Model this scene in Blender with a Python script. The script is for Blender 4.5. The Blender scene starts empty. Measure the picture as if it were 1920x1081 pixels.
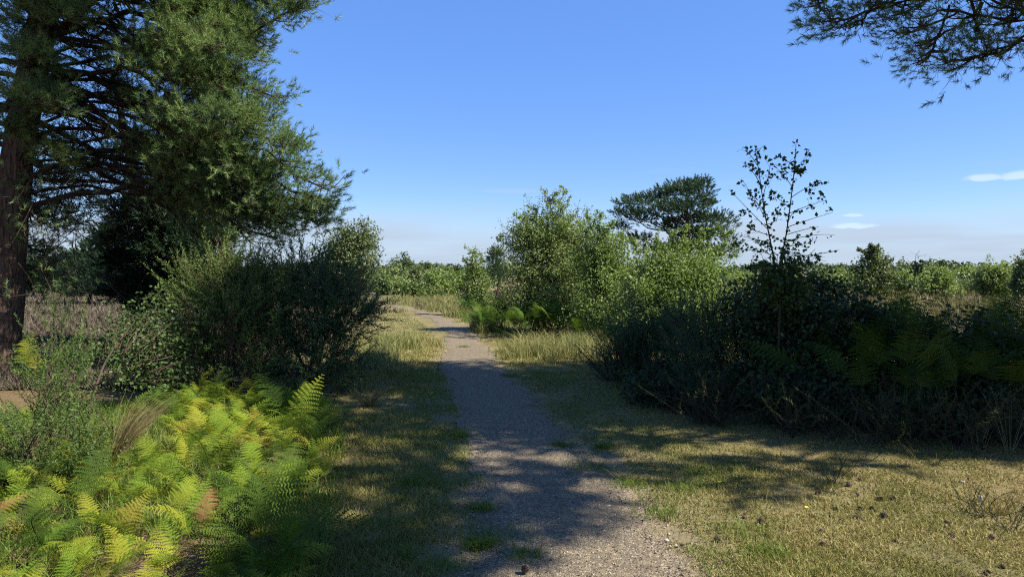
import bpy, math, random
import numpy as np
from mathutils import Matrix, Vector, Euler

# ------------------------------------------------------------------ camera, sky, sun, exposure
scene = bpy.context.scene
col = scene.collection
EYE, FPX, CX, CY = 1.65, 1280.0, 960.0, 540.5          # eye height (m), focal length in photo pixels
PITCH = math.atan((CY - 510.0) / FPX)                  # the horizon lies at row 510
cam_data = bpy.data.cameras.new("camera")
cam_data.sensor_width, cam_data.lens = 36.0, 24.0
cam_data.clip_start, cam_data.clip_end = 0.1, 6000.0
cam = bpy.data.objects.new("camera", cam_data)
cam.location = (0, 0, EYE)
cam.rotation_euler = (math.pi / 2 - PITCH, 0, 0)
col.objects.link(cam)
scene.camera = cam

SUN_EL, SUN_AZ = math.radians(47), math.radians(-18)     # azimuth: from +X (right of the view) turned towards +Y
SUN = np.array([math.cos(SUN_EL) * math.cos(SUN_AZ), math.cos(SUN_EL) * math.sin(SUN_AZ), math.sin(SUN_EL)])
sun_data = bpy.data.lights.new("sun", 'SUN')
sun_data.energy, sun_data.angle, sun_data.color = 5.0, math.radians(0.53), (1.0, 0.95, 0.86)
sun = bpy.data.objects.new("sun", sun_data)
sun.rotation_euler = Vector(-SUN).to_track_quat('-Z', 'Y').to_euler()
sun.location = (20, 0, 30)
col.objects.link(sun)

world = bpy.data.worlds.new("World")
scene.world = world
world.use_nodes = True
wn, wl = world.node_tree.nodes, world.node_tree.links
wn.clear()


def node(tree, kind, **inputs):
    n = tree.nodes.new(kind)
    for k, v in inputs.items():
        if k.startswith('_'):
            setattr(n, k[1:], v)
        else:
            n.inputs[int(k[1:]) if k[0] == 'i' and k[1:].isdigit() else k.replace('__', ' ')].default_value = v
    return n


WT = world.node_tree
sky = node(WT, 'ShaderNodeTexSky', _sky_type='NISHITA', _sun_disc=False, _sun_elevation=SUN_EL,
           _sun_rotation=math.pi / 2 - SUN_AZ, _altitude=50.0, _air_density=1.0, _dust_density=0.12, _ozone_density=3.0)
hs = node(WT, 'ShaderNodeHueSaturation', Hue=0.512, Saturation=1.26, Value=1.0)
bg_sky = node(WT, 'ShaderNodeBackground', Strength=0.079)
bg_cloud = node(WT, 'ShaderNodeBackground', Color=(0.56, 0.68, 0.84, 1), Strength=0.46)
mix = node(WT, 'ShaderNodeMixShader')
wout = node(WT, 'ShaderNodeOutputWorld')
wl.new(sky.outputs[0], hs.inputs['Color'])
even = node(WT, 'ShaderNodeMix', _data_type='RGBA', i0=0.5)      # a clear summer blue evens out the gradient, all the way round
even.inputs[7].default_value = (0.94, 2.02, 5.05, 1)
wl.new(hs.outputs[0], even.inputs[6])
wl.new(even.outputs[2], bg_sky.inputs['Color'])
tc = node(WT, 'ShaderNodeTexCoord')
sep = node(WT, 'ShaderNodeSeparateXYZ')
wl.new(tc.outputs['Generated'], sep.inputs[0])


def wmath(op, a, b=None, c=None, clamp=False):
    n = node(WT, 'ShaderNodeMath', _operation=op, _use_clamp=clamp)
    for i, v in enumerate((a, b, c)):
        if v is None:
            continue
        if isinstance(v, (int, float)):
            n.inputs[i].default_value = v
        else:
            wl.new(v, n.inputs[i])
    return n.outputs[0]


def wramp(v, lo, hi):
    n = node(WT, 'ShaderNodeMapRange', _interpolation_type='SMOOTHSTEP', i1=lo, i2=hi)
    wl.new(v, n.inputs[0])
    return n.outputs[0]


X, Y, Z = sep.outputs[0], sep.outputs[1], sep.outputs[2]
# thin level cloud low over the horizon all the way round, broken by a slow noise
cmb = node(WT, 'ShaderNodeCombineXYZ')
wl.new(wmath('MULTIPLY', X, 2.2), cmb.inputs[0])
wl.new(wmath('MULTIPLY', Y, 2.2), cmb.inputs[1])
wl.new(wmath('MULTIPLY', Z, 26.0), cmb.inputs[2])
nz = node(WT, 'ShaderNodeTexNoise', Scale=2.0, Detail=7.0, Roughness=0.55)
wl.new(cmb.outputs[0], nz.inputs['Vector'])
cm2 = node(WT, 'ShaderNodeCombineXYZ')
wl.new(wmath('MULTIPLY', X, 1.0), cm2.inputs[0])
wl.new(wmath('MULTIPLY', Y, 1.0), cm2.inputs[1])
wl.new(wmath('MULTIPLY', Z, 5.0), cm2.inputs[2])
nz2 = node(WT, 'ShaderNodeTexNoise', Scale=2.6, Detail=3.0)
wl.new(cm2.outputs[0], nz2.inputs['Vector'])
edge = wmath('ADD', 0.080, wmath('MULTIPLY', wmath('SUBTRACT', nz2.outputs[0], 0.5), 0.10))
body = wmath('SUBTRACT', 1.0, wramp(wmath('SUBTRACT', Z, edge), -0.035, 0.02))
streak = wramp(nz.outputs[0], 0.30, 0.62)
strat = wmath('MULTIPLY', body, wmath('ADD', 0.62, wmath('MULTIPLY', streak, 0.36)))
wisp = wmath('MULTIPLY', wmath('MULTIPLY', wramp(nz.outputs[0], 0.55, 0.75), wmath('SUBTRACT', 1.0, wramp(Z, 0.08, 0.2))), 0.35)
mask = wmath('MAXIMUM', strat, wisp)


def puff(px, py, w, h):
    """a small fair-weather cloud in the direction of a photo point"""
    d = np.array([(px - CX) / FPX, 1.0, (510 - py) / FPX])
    d /= np.linalg.norm(d)
    t = np.array([d[1], -d[0], 0.0]); t /= np.linalg.norm(t)
    a = node(WT, 'ShaderNodeVectorMath', _operation='DOT_PRODUCT', i1=tuple(t)); wl.new(tc.outputs['Generated'], a.inputs[0])
    v = wmath('SUBTRACT', Z, float(d[2]))
    u = wmath('DIVIDE', a.outputs['Value'], w / FPX)
    vb = wmath('DIVIDE', wmath('ADD', v, wmath('MULTIPLY', wmath('SUBTRACT', nz3.outputs[0], 0.5), 0.006)), h / FPX)
    ub = wmath('ADD', u, wmath('MULTIPLY', wmath('SUBTRACT', nz3.outputs[0], 0.5), 1.4))
    # flat base: the lower half is compressed
    vb = wmath('MULTIPLY', vb, wmath('ADD', 1.0, wmath('LESS_THAN', vb, 0.0)))
    r = wmath('ADD', wmath('MULTIPLY', ub, ub), wmath('MULTIPLY', vb, vb))
    f = wmath('GREATER_THAN', Y, 0.0)
    return wmath('MULTIPLY', wmath('SUBTRACT', 1.0, wramp(r, 0.25, 1.3)), f)


nz3 = node(WT, 'ShaderNodeTexNoise', Scale=45.0, Detail=5.0)
wl.new(tc.outputs['Generated'], nz3.inputs['Vector'])
puffs = None
for a in ((1842, 335, 36, 8), (1915, 331, 30, 10), (1600, 404, 20, 4), (1596, 425, 36, 7)):
    pf = wmath('MULTIPLY', puff(*a), 0.7)
    puffs = pf if puffs is None else wmath('MAXIMUM', puffs, pf)
    mask = wmath('MAXIMUM', mask, pf)
wl.new(wmath('ADD', 0.375, wmath('MULTIPLY', puffs, 0.22)), bg_cloud.inputs['Strength'])
for a in ((960, 360, 60, 7), (1405, 385, 50, 9)):
    mask = wmath('MAXIMUM', mask, wmath('MULTIPLY', puff(*a), 0.3))
wl.new(mask, mix.inputs[0])
wl.new(bg_sky.outputs[0], mix.inputs[1])
wl.new(bg_cloud.outputs[0], mix.inputs[2])
wl.new(mix.outputs[0], wout.inputs['Surface'])

vs = scene.view_settings
vs.view_transform, vs.look, vs.exposure, vs.gamma = 'Standard', 'None', 1.35, 1.0
vs.use_curve_mapping = False
scene.cycles.max_bounces = 6
scene.cycles.transparent_max_bounces = 4
scene.cycles.use_denoising = False
scene.cycles.filter_width = 1.15
scene.cycles.sample_clamp_indirect = 4.0

# ------------------------------------------------------------------ helpers
rng = np.random.default_rng(11)
random.seed(11)


def at(px, py, depth):
    """point at a given distance ahead that the photo shows at (px, py)"""
    v = math.tan(math.atan((CY - py) / FPX) - PITCH)
    c = math.cos(math.atan((CY - py) / FPX)) / math.cos(math.atan((CY - py) / FPX) - PITCH)
    return np.array([(px - CX) / FPX * depth * c, depth, EYE + v * depth])


def gp(px, py):
    """ground point that the photo shows at (px, py)"""
    v = math.tan(PITCH + math.atan((py - CY) / FPX))
    return at(px, py, EYE / v)[:2]


def H(x, y):
    """height of the ground"""
    x, y = np.asarray(x, float), np.asarray(y, float)
    f = 1 / (1 + np.hypot(x, y) / 30.0)
    return f * (0.035 * np.sin(0.8 * x + 1.1) * np.sin(0.63 * y + 0.4) + 0.02 * np.sin(1.7 * x - 0.9 * y + 2.0) - 0.01)


def g3(x, y):
    return np.array([x, y, float(H(x, y))])


class Buf:
    """collects geometry that becomes ONE mesh"""

    def __init__(self):
        self.V, self.T, self.Q, self.mt, self.mq, self.n = [], [], [], [], [], 0

    def add(self, V, F, m=0):
        V = np.asarray(V, np.float32).reshape(-1, 3)
        F = np.asarray(F, np.int32)
        if len(V) == 0 or len(F) == 0:
            return self
        (self.T if F.shape[1] == 3 else self.Q).append(F + self.n)
        (self.mt if F.shape[1] == 3 else self.mq).append(np.full(len(F), m, np.int32))
        self.V.append(V)
        self.n += len(V)
        return self

    def mesh(self, name, mats, smooth=False):
        me = bpy.data.meshes.new(name)
        V = np.concatenate(self.V)
        T = np.concatenate(self.T) if self.T else np.zeros((0, 3), np.int32)
        Q = np.concatenate(self.Q) if self.Q else np.zeros((0, 4), np.int32)
        mi = np.concatenate([np.zeros(0, np.int32)] + self.mt + self.mq)
        me.vertices.add(len(V)); me.vertices.foreach_set('co', V.ravel())
        me.loops.add(T.size + Q.size)
        me.loops.foreach_set('vertex_index', np.concatenate([T.ravel(), Q.ravel()]))
        me.polygons.add(len(T) + len(Q))
        st = np.concatenate([np.arange(len(T)) * 3, T.size + np.arange(len(Q)) * 4]).astype(np.int32)
        me.polygons.foreach_set('loop_start', st)
        me.polygons.foreach_set('material_index', mi)
        me.polygons.foreach_set('use_smooth', np.full(len(st), smooth))
        for m in (mats if isinstance(mats, (list, tuple)) else [mats]):
            me.materials.append(m)
        me.update(calc_edges=True)
        return me

    def build(self, name, mats, parent=None, smooth=False):
        return link(name, self.mesh(name, mats, smooth), parent)


def link(name, me, parent=None, kind=None):
    o = bpy.data.objects.new(name, me)
    col.objects.link(o)
    if parent is not None:
        o.parent = parent
    if kind:
        o['kind'] = kind
    return o


def tag(o, label=None, cat=None, group=None, kind=None):
    for k, v in (('label', label), ('category', cat), ('group', group), ('kind', kind)):
        if v:
            o[k] = v
    return o


def thing(name, label, cat, loc=(0, 0, 0), rz=0.0, group=None):
    o = bpy.data.objects.new(name, None)
    col.objects.link(o)
    o.empty_display_size = 0.1
    o.location = loc
    o.rotation_euler = (0, 0, rz)
    return tag(o, label, cat, group)


def unit(v):
    v = np.asarray(v, float)
    return v / np.maximum(np.linalg.norm(v, axis=-1, keepdims=True), 1e-9)


def rand_dirs(n, r=None):
    r = r or rng
    return unit(r.normal(size=(n, 3)))


def tubes(P, R, sides=5):
    """many tubes at once: P (n,k,3) centre lines, R (n,k) radii"""
    P, R = np.asarray(P, float), np.asarray(R, float)
    n, k, _ = P.shape
    d = unit(P[:, -1] - P[:, 0])
    ref = np.where(np.abs(d[:, 2:3]) > 0.8, np.array([[1.0, 0, 0]]), np.array([[0, 0, 1.0]]))
    u = unit(np.cross(d, ref)); w = np.cross(d, u)
    a = np.linspace(0, 2 * math.pi, sides, endpoint=False)
    ring = np.cos(a)[None, :, None] * u[:, None] + np.sin(a)[None, :, None] * w[:, None]
    V = P[:, :, None, :] + R[:, :, None, None] * ring[:, None]
    i, j = np.meshgrid(np.arange(k - 1), np.arange(sides), indexing='ij')
    q = np.stack([i * sides + j, i * sides + (j + 1) % sides, (i + 1) * sides + (j + 1) % sides, (i + 1) * sides + j], -1).reshape(-1, 4)
    F = (np.arange(n)[:, None, None] * (k * sides) + q[None]).reshape(-1, 4)
    return V.reshape(-1, 3), F


def frames(d, roll=None, r=None):
    """rotation matrices whose third column is the direction d"""
    d = unit(d)
    n = len(d)
    ref = rand_dirs(n, r) if roll is None else roll
    u = unit(np.cross(ref, d)); w = np.cross(d, u)
    return np.stack([u, w, d], -1)


def scatter(TV, TF, pos, rot, sc):
    n, tv = len(pos), len(TV)
    sc = np.asarray(sc, float)
    sc = sc[:, None, None] if sc.ndim == 1 else sc[:, None, :]
    V = np.einsum('nij,nkj->nki', rot, TV[None] * sc) + pos[:, None]
    F = (np.arange(n)[:, None, None] * tv + TF[None]).reshape(-1, TF.shape[1])
    return V.reshape(-1, 3), F


def bez(a, b, lift, k=7):
    """curved centre lines from a to b (n,3), bulging by `lift` (n,3) at the middle"""
    t = np.linspace(0, 1, k)[None, :, None]
    return a[:, None] * (1 - t) + b[:, None] * t + (4 * t * (1 - t)) * lift[:, None]


# ------------------------------------------------------------------ materials
def new_mat(name):
    m = bpy.data.materials.new(name)
    m.use_nodes = True
    m.node_tree.nodes.clear()
    return m, m.node_tree


def ramp(t, stops):
    n = t.nodes.new('ShaderNodeValToRGB')
    e = n.color_ramp.elements
    while len(e) < len(stops):
        e.new(0.5)
    for i, (p, c) in enumerate(stops):
        e[i].position = p
        e[i].color = (*c, 1)
    return n


def leaf_mat(name, colours, trans=0.35, rough=0.55, source='island', patch=1.2, patch_mix=0.5, spec=0.2, tint=(1.25, 1.3, 0.55)):
    """leaf: diffuse and gloss on the face, light passing through; colour varies from leaf to leaf and from patch to patch"""
    m, t = new_mat(name)
    if source == 'island':
        src = t.nodes.new('ShaderNodeNewGeometry').outputs['Random Per Island']
    else:
        src = t.nodes.new('ShaderNodeObjectInfo').outputs['Random']
    geo = t.nodes.new('ShaderNodeNewGeometry')
    nzz = node(t, 'ShaderNodeTexNoise', Scale=patch, Detail=3.0)
    t.links.new(geo.outputs['Position'], nzz.inputs['Vector'])
    mr = node(t, 'ShaderNodeMapRange', i1=0.3, i2=0.7)
    t.links.new(nzz.outputs[0], mr.inputs[0])
    mx = node(t, 'ShaderNodeMix', i0=patch_mix)
    t.links.new(src, mx.inputs[2]); t.links.new(mr.outputs[0], mx.inputs[3])
    k = len(colours)
    rp = ramp(t, [(i / max(k - 1, 1), c) for i, c in enumerate(colours)])
    t.links.new(mx.outputs[0], rp.inputs[0])
    p = node(t, 'ShaderNodeBsdfPrincipled', Roughness=rough)
    p.inputs['Specular IOR Level'].default_value = spec
    t.links.new(rp.outputs[0], p.inputs['Base Color'])
    out = t.nodes.new('ShaderNodeOutputMaterial')
    if trans > 0:
        tr = t.nodes.new('ShaderNodeBsdfTranslucent')
        tm = node(t, 'ShaderNodeMix', _data_type='RGBA', _blend_type='MULTIPLY', i0=1.0)
        t.links.new(rp.outputs[0], tm.inputs[6])
        tm.inputs[7].default_value = (*tint, 1)
        t.links.new(tm.outputs[2], tr.inputs['Color'])
        ms = node(t, 'ShaderNodeMixShader', i0=trans)
        t.links.new(p.outputs[0], ms.inputs[1]); t.links.new(tr.outputs[0], ms.inputs[2])
        t.links.new(ms.outputs[0], out.inputs[0])
    else:
        t.links.new(p.outputs[0], out.inputs[0])
    return m


def bark_mat(name, c1, c2, scale=6.0, bump=0.6, stretch=0.25):
    m, t = new_mat(name)
    co = t.nodes.new('ShaderNodeTexCoord')
    mp = node(t, 'ShaderNodeMapping', Scale=(1, 1, stretch))
    t.links.new(co.outputs['Object'], mp.inputs[0])
    v = node(t, 'ShaderNodeTexVoronoi', _feature='DISTANCE_TO_EDGE', Scale=scale * 2)
    n1 = node(t, 'ShaderNodeTexNoise', Scale=scale * 3, Detail=8.0, Roughness=0.65)
    t.links.new(mp.outputs[0], v.inputs['Vector']); t.links.new(mp.outputs[0], n1.inputs['Vector'])
    rp = ramp(t, [(0.3, c1), (0.7, c2)])
    t.links.new(n1.outputs[0], rp.inputs[0])
    ad = node(t, 'ShaderNodeMath', _operation='MULTIPLY_ADD', i1=0.6)
    mr = node(t, 'ShaderNodeMapRange', i1=0.0, i2=0.2)
    t.links.new(v.outputs['Distance'], mr.inputs[0])
    t.links.new(n1.outputs[0], ad.inputs[0]); t.links.new(mr.outputs[0], ad.inputs[2])
    b = node(t, 'ShaderNodeBump', Strength=bump, Distance=0.03)
    t.links.new(ad.outputs[0], b.inputs['Height'])
    p = node(t, 'ShaderNodeBsdfPrincipled', Roughness=0.9)
    p.inputs['Specular IOR Level'].default_value = 0.15
    t.links.new(rp.outputs[0], p.inputs['Base Color']); t.links.new(b.outputs[0], p.inputs['Normal'])
    t.links.new(p.outputs[0], t.nodes.new('ShaderNodeOutputMaterial').inputs[0])
    return m


M = {}
M['pine'] = leaf_mat('pine_needles', [(0.043, 0.082, 0.037), (0.114, 0.178, 0.062), (0.258, 0.306, 0.101)], trans=0.25, rough=0.45, patch=2.0)
M['pine_shaded'] = leaf_mat('shaded_pine_needles', [(0.012, 0.026, 0.015), (0.024, 0.044, 0.022), (0.042, 0.066, 0.030)], trans=0.08, rough=0.5, patch=2.0)  # needle colour darkened to stand in for the shade on this tree
M['pine_far'] = leaf_mat('far_pine_needles', [(0.022, 0.048, 0.022), (0.042, 0.078, 0.034), (0.065, 0.105, 0.045)], trans=0.1, patch=0.8)
M['birch'] = leaf_mat('birch_leaves', [(0.078, 0.120, 0.033), (0.162, 0.216, 0.069), (0.302, 0.324, 0.138)], rough=0.5, spec=0.28, trans=0.35, patch=1.4)
M['birch_yellow'] = leaf_mat('pale_birch_leaves', [(0.084, 0.135, 0.032), (0.155, 0.221, 0.056), (0.274, 0.313, 0.119)], rough=0.5, spec=0.28, trans=0.35, patch=0.7)
M['sapling'] = leaf_mat('sapling_leaves', [(0.025, 0.05, 0.012), (0.05, 0.085, 0.02), (0.085, 0.105, 0.03)], trans=0.2)
M['willow'] = leaf_mat('willow_leaves', [(0.054, 0.077, 0.025), (0.095, 0.125, 0.043), (0.162, 0.185, 0.081)], rough=0.5, spec=0.28, trans=0.25, patch=0.8)
M['oak'] = leaf_mat('oak_leaves', [(0.030, 0.055, 0.016), (0.060, 0.092, 0.026), (0.095, 0.13, 0.038)], trans=0.15, patch=0.25)
M['scrub'] = leaf_mat('scrub_leaves', [(0.045, 0.068, 0.020), (0.080, 0.110, 0.030), (0.125, 0.155, 0.048)], trans=0.25, patch=0.5)
M['far'] = leaf_mat('far_tree_leaves', [(0.030, 0.050, 0.025), (0.055, 0.080, 0.035), (0.085, 0.105, 0.045)], trans=0.1, patch=0.03)
M['gorse'] = leaf_mat('gorse_shoots', [(0.039, 0.066, 0.018), (0.083, 0.121, 0.028), (0.160, 0.189, 0.044)], trans=0.12, patch=1.5)
M['gorse_young'] = leaf_mat('young_gorse_shoots', [(0.034, 0.062, 0.016), (0.064, 0.102, 0.022), (0.110, 0.148, 0.032)], trans=0.15, patch=1.5)
M['gorse_shaded'] = leaf_mat('shaded_gorse_shoots', [(0.022, 0.048, 0.016), (0.040, 0.076, 0.025), (0.069, 0.105, 0.034)], trans=0.08, patch=1.8)  # shade put into the colour: darker copy of the gorse for shaded bushes
M['dead'] = leaf_mat('dead_shoots', [(0.055, 0.040, 0.022), (0.10, 0.070, 0.035), (0.16, 0.115, 0.06)], trans=0.1)
M['bramble'] = leaf_mat('bramble_leaves', [(0.032, 0.065, 0.016), (0.058, 0.097, 0.024), (0.090, 0.126, 0.037)], trans=0.2, rough=0.5, spec=0.25)
M['dark_leaf'] = leaf_mat('dark_bush_leaves', [(0.018, 0.032, 0.012), (0.034, 0.055, 0.018), (0.06, 0.078, 0.028)], trans=0.15)
M['fern'] = leaf_mat('bracken_green', [(0.053, 0.108, 0.014), (0.095, 0.160, 0.017), (0.158, 0.212, 0.020), (0.239, 0.245, 0.025), (0.191, 0.132, 0.030)], trans=0.35, rough=0.75, spec=0.08, source='object', patch=1.0, patch_mix=0.35)
M['fern_yellow'] = leaf_mat('bracken_yellow', [(0.221, 0.221, 0.025), (0.306, 0.255, 0.025)], trans=0.35, rough=0.75, spec=0.08, source='object', tint=(1.2, 1.15, 0.5))
M['fern_brown'] = leaf_mat('bracken_brown', [(0.16, 0.075, 0.03), (0.24, 0.13, 0.06)], trans=0.2, rough=0.75, spec=0.08, source='object', tint=(1.2, 1.0, 0.8))
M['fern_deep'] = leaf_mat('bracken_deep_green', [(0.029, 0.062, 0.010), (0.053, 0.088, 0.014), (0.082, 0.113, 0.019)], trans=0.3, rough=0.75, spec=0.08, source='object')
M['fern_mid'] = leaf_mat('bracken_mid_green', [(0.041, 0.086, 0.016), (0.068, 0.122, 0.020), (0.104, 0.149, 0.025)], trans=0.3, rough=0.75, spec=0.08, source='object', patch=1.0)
M['grass'] = leaf_mat('grass_blades', [(0.079, 0.101, 0.021), (0.158, 0.152, 0.036), (0.232, 0.198, 0.061), (0.372, 0.294, 0.114)], trans=0.25, patch=1.1, patch_mix=0.55, tint=(1.1, 1.1, 0.7))
M['green_grass'] = leaf_mat('green_grass_blades', [(0.060, 0.111, 0.017), (0.111, 0.162, 0.025), (0.170, 0.187, 0.043)], trans=0.3, patch=1.0, patch_mix=0.3)
M['straw'] = leaf_mat('dry_grass_stalks', [(0.128, 0.104, 0.040), (0.216, 0.168, 0.072), (0.320, 0.256, 0.136)], trans=0.25, patch=0.8, tint=(1.1, 1.05, 0.8))
M['tall_grass'] = leaf_mat('tall_grass', [(0.080, 0.110, 0.026), (0.136, 0.154, 0.045), (0.272, 0.255, 0.098), (0.192, 0.141, 0.056)], trans=0.25, patch=0.9, tint=(1.1, 1.05, 0.7))
M['heath_grass'] = leaf_mat('heath_grass', [(0.065, 0.077, 0.023), (0.114, 0.106, 0.034), (0.183, 0.158, 0.052), (0.100, 0.089, 0.038)], trans=0.2, patch=0.25, tint=(1.1, 1.0, 0.8))
M['heather'] = leaf_mat('heather_sprigs', [(0.045, 0.050, 0.022), (0.077, 0.068, 0.038), (0.104, 0.072, 0.056), (0.077, 0.090, 0.031)], trans=0.1, patch=0.8, tint=(1, 1, 0.9))
M['sprig'] = leaf_mat('grey_heather_sprigs', [(0.024, 0.036, 0.011), (0.045, 0.056, 0.018), (0.085, 0.085, 0.034)], trans=0.1)
M['pine_bark'] = bark_mat('pine_bark', (0.045, 0.030, 0.022), (0.15, 0.100, 0.068), 7.0, 1.0)
M['limb'] = bark_mat('pine_limb_bark', (0.018, 0.014, 0.011), (0.058, 0.042, 0.031), 9.0, 0.7)
M['twig'] = bark_mat('twig_bark', (0.035, 0.025, 0.018), (0.075, 0.052, 0.036), 14.0, 0.3)
M['birch_bark'] = bark_mat('birch_bark', (0.16, 0.14, 0.12), (0.55, 0.52, 0.48), 5.0, 0.3, 3.0)


def simple(name, stops, scale, rough=0.85, bump=0.3, spec=0.2, dist=0.01):
    m, t = new_mat(name)
    co = t.nodes.new('ShaderNodeTexCoord')
    n1 = node(t, 'ShaderNodeTexNoise', Scale=scale, Detail=8.0, Roughness=0.6)
    t.links.new(co.outputs['Object'], n1.inputs['Vector'])
    rp = ramp(t, stops)
    t.links.new(n1.outputs[0], rp.inputs[0])
    b = node(t, 'ShaderNodeBump', Strength=bump, Distance=dist)
    t.links.new(n1.outputs[0], b.inputs['Height'])
    p = node(t, 'ShaderNodeBsdfPrincipled', Roughness=rough)
    p.inputs['Specular IOR Level'].default_value = spec
    t.links.new(rp.outputs[0], p.inputs['Base Color']); t.links.new(b.outputs[0], p.inputs['Normal'])
    t.links.new(p.outputs[0], t.nodes.new('ShaderNodeOutputMaterial').inputs[0])
    return m


M['boulder'] = simple('boulder_stone', [(0.35, (0.16, 0.14, 0.13)), (0.65, (0.42, 0.39, 0.36))], 5.0, bump=0.6, dist=0.04)
M['pale_stone'] = simple('pale_stone', [(0.3, (0.36, 0.30, 0.22)), (0.7, (0.52, 0.46, 0.36))], 40.0)
M['cone'] = simple('pine_cone_scales', [(0.35, (0.07, 0.045, 0.030)), (0.65, (0.21, 0.14, 0.095))], 60.0)
M['petal'] = simple('yellow_petals', [(0.3, (0.6, 0.5, 0.03)), (0.7, (0.75, 0.65, 0.05))], 30.0)
M['pebbles'] = leaf_mat('gravel_stones', [(0.045, 0.038, 0.030), (0.123, 0.098, 0.067), (0.213, 0.172, 0.115), (0.410, 0.344, 0.246)], trans=0.0, rough=0.8, patch_mix=0.15, patch=2.0)


def ground_mat():
    m, t = new_mat('heath_ground')
    geo = t.nodes.new('ShaderNodeNewGeometry')
    L = t.links.new

    def noise(scale, detail=6.0, rough=0.6):
        n = node(t, 'ShaderNodeTexNoise', Scale=scale, Detail=detail, Roughness=rough)
        L(geo.outputs['Position'], n.inputs['Vector'])
        return n.outputs[0]

    def mixc(f, a, b):
        n = node(t, 'ShaderNodeMix', _data_type='RGBA')
        L(f, n.inputs[0]); L(a, n.inputs[6]); L(b, n.inputs[7])
        return n.outputs[2]
    big = ramp(t, [(0.30, (0.072, 0.080, 0.025)), (0.46, (0.145, 0.128, 0.046)), (0.58, (0.235, 0.18, 0.080)), (0.68, (0.135, 0.088, 0.050))])
    L(noise(0.9, 8.0, 0.7), big.inputs[0])
    fine = ramp(t, [(0.3, (0.035, 0.032, 0.015)), (0.5, (0.115, 0.096, 0.042)), (0.72, (0.30, 0.24, 0.12))])
    L(noise(55.0, 4.0, 0.7), fine.inputs[0])
    half = node(t, 'ShaderNodeValue'); half.outputs[0].default_value = 0.5
    grass = mixc(half.outputs[0], big.outputs[0], fine.outputs[0])
    heath = ramp(t, [(0.3, (0.045, 0.048, 0.022)), (0.5, (0.085, 0.072, 0.042)), (0.7, (0.11, 0.080, 0.058))])
    L(noise(3.0, 8.0, 0.75), heath.inputs[0])
    litter = ramp(t, [(0.3, (0.055, 0.042, 0.020)), (0.5, (0.125, 0.085, 0.042)), (0.7, (0.24, 0.175, 0.095))])
    L(noise(22.0, 8.0, 0.75), litter.inputs[0])
    a1 = node(t, 'ShaderNodeAttribute', _attribute_name='heath')
    a2 = node(t, 'ShaderNodeAttribute', _attribute_name='litter')
    c = mixc(a1.outputs['Fac'], grass, heath.outputs[0])
    c = mixc(a2.outputs['Fac'], c, litter.outputs[0])
    soil = ramp(t, [(0.3, (0.12, 0.092, 0.062)), (0.5, (0.22, 0.17, 0.11)), (0.7, (0.36, 0.29, 0.19))])
    L(noise(30.0, 8.0, 0.8), soil.inputs[0])
    a3 = node(t, 'ShaderNodeAttribute', _attribute_name='worn')
    c = mixc(a3.outputs['Fac'], c, soil.outputs[0])
    b = node(t, 'ShaderNodeBump', Strength=0.7, Distance=0.03)
    L(noise(40.0, 6.0, 0.7), b.inputs['Height'])
    p = node(t, 'ShaderNodeBsdfPrincipled', Roughness=0.95)
    p.inputs['Specular IOR Level'].default_value = 0.1
    L(c, p.inputs['Base Color']); L(b.outputs[0], p.inputs['Normal'])
    L(p.outputs[0], t.nodes.new('ShaderNodeOutputMaterial').inputs[0])
    return m


def path_mat():
    m, t = new_mat('gravel_path')
    geo = t.nodes.new('ShaderNodeNewGeometry')
    L = t.links.new
    v = node(t, 'ShaderNodeTexVoronoi', Scale=85.0)
    L(geo.outputs['Position'], v.inputs['Vector'])
    sepc = t.nodes.new('ShaderNodeSeparateColor')
    L(v.outputs['Color'], sepc.inputs[0])
    st = ramp(t, [(0.0, (0.075, 0.058, 0.038)), (0.45, (0.140, 0.112, 0.071)), (0.8, (0.21, 0.168, 0.105)), (1.0, (0.38, 0.32, 0.22))])
    L(sepc.outputs[0], st.inputs[0])
    n1 = node(t, 'ShaderNodeTexNoise', Scale=2.5, Detail=8.0, Roughness=0.7)
    L(geo.outputs['Position'], n1.inputs['Vector'])
    soil = ramp(t, [(0.35, (0.066, 0.050, 0.033)), (0.65, (0.175, 0.135, 0.086))])
    L(n1.outputs[0], soil.inputs[0])
    mr = node(t, 'ShaderNodeMapRange', i1=0.35, i2=0.7, i3=0.15, i4=0.75)
    L(n1.outputs[0], mr.inputs[0])
    mc = node(t, 'ShaderNodeMix', _data_type='RGBA')
    L(mr.outputs[0], mc.inputs[0]); L(st.outputs[0], mc.inputs[6]); L(soil.outputs[0], mc.inputs[7])
    b0 = node(t, 'ShaderNodeBump', Strength=0.6, Distance=0.05)
    n2 = node(t, 'ShaderNodeTexNoise', Scale=6.0, Detail=6.0, Roughness=0.6)
    L(geo.outputs['Position'], n2.inputs['Vector']); L(n2.outputs[0], b0.inputs['Height'])
    b = node(t, 'ShaderNodeBump', Strength=0.8, Distance=0.008, _invert=True)
    L(b0.outputs[0], b.inputs['Normal'])
    L(v.outputs['Distance'], b.inputs['Height'])
    p = node(t, 'ShaderNodeBsdfPrincipled', Roughness=0.9)
    p.inputs['Specular IOR Level'].default_value = 0.2
    L(mc.outputs[2], p.inputs['Base Color']); L(b.outputs[0], p.inputs['Normal'])
    L(p.outputs[0], t.nodes.new('ShaderNodeOutputMaterial').inputs[0])
    return m


# ------------------------------------------------------------------ ground and path
def fern_edge(y):
    """x of the right-hand edge of the bracken bank at distance y"""
    return np.interp(y, [0, 3, 3.7, 4.6, 5.4, 7.3, 8.2, 9], [-0.75, -0.95, -1.12, -1.3, -1.45, -1.9, -2.3, -2.8])


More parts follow.
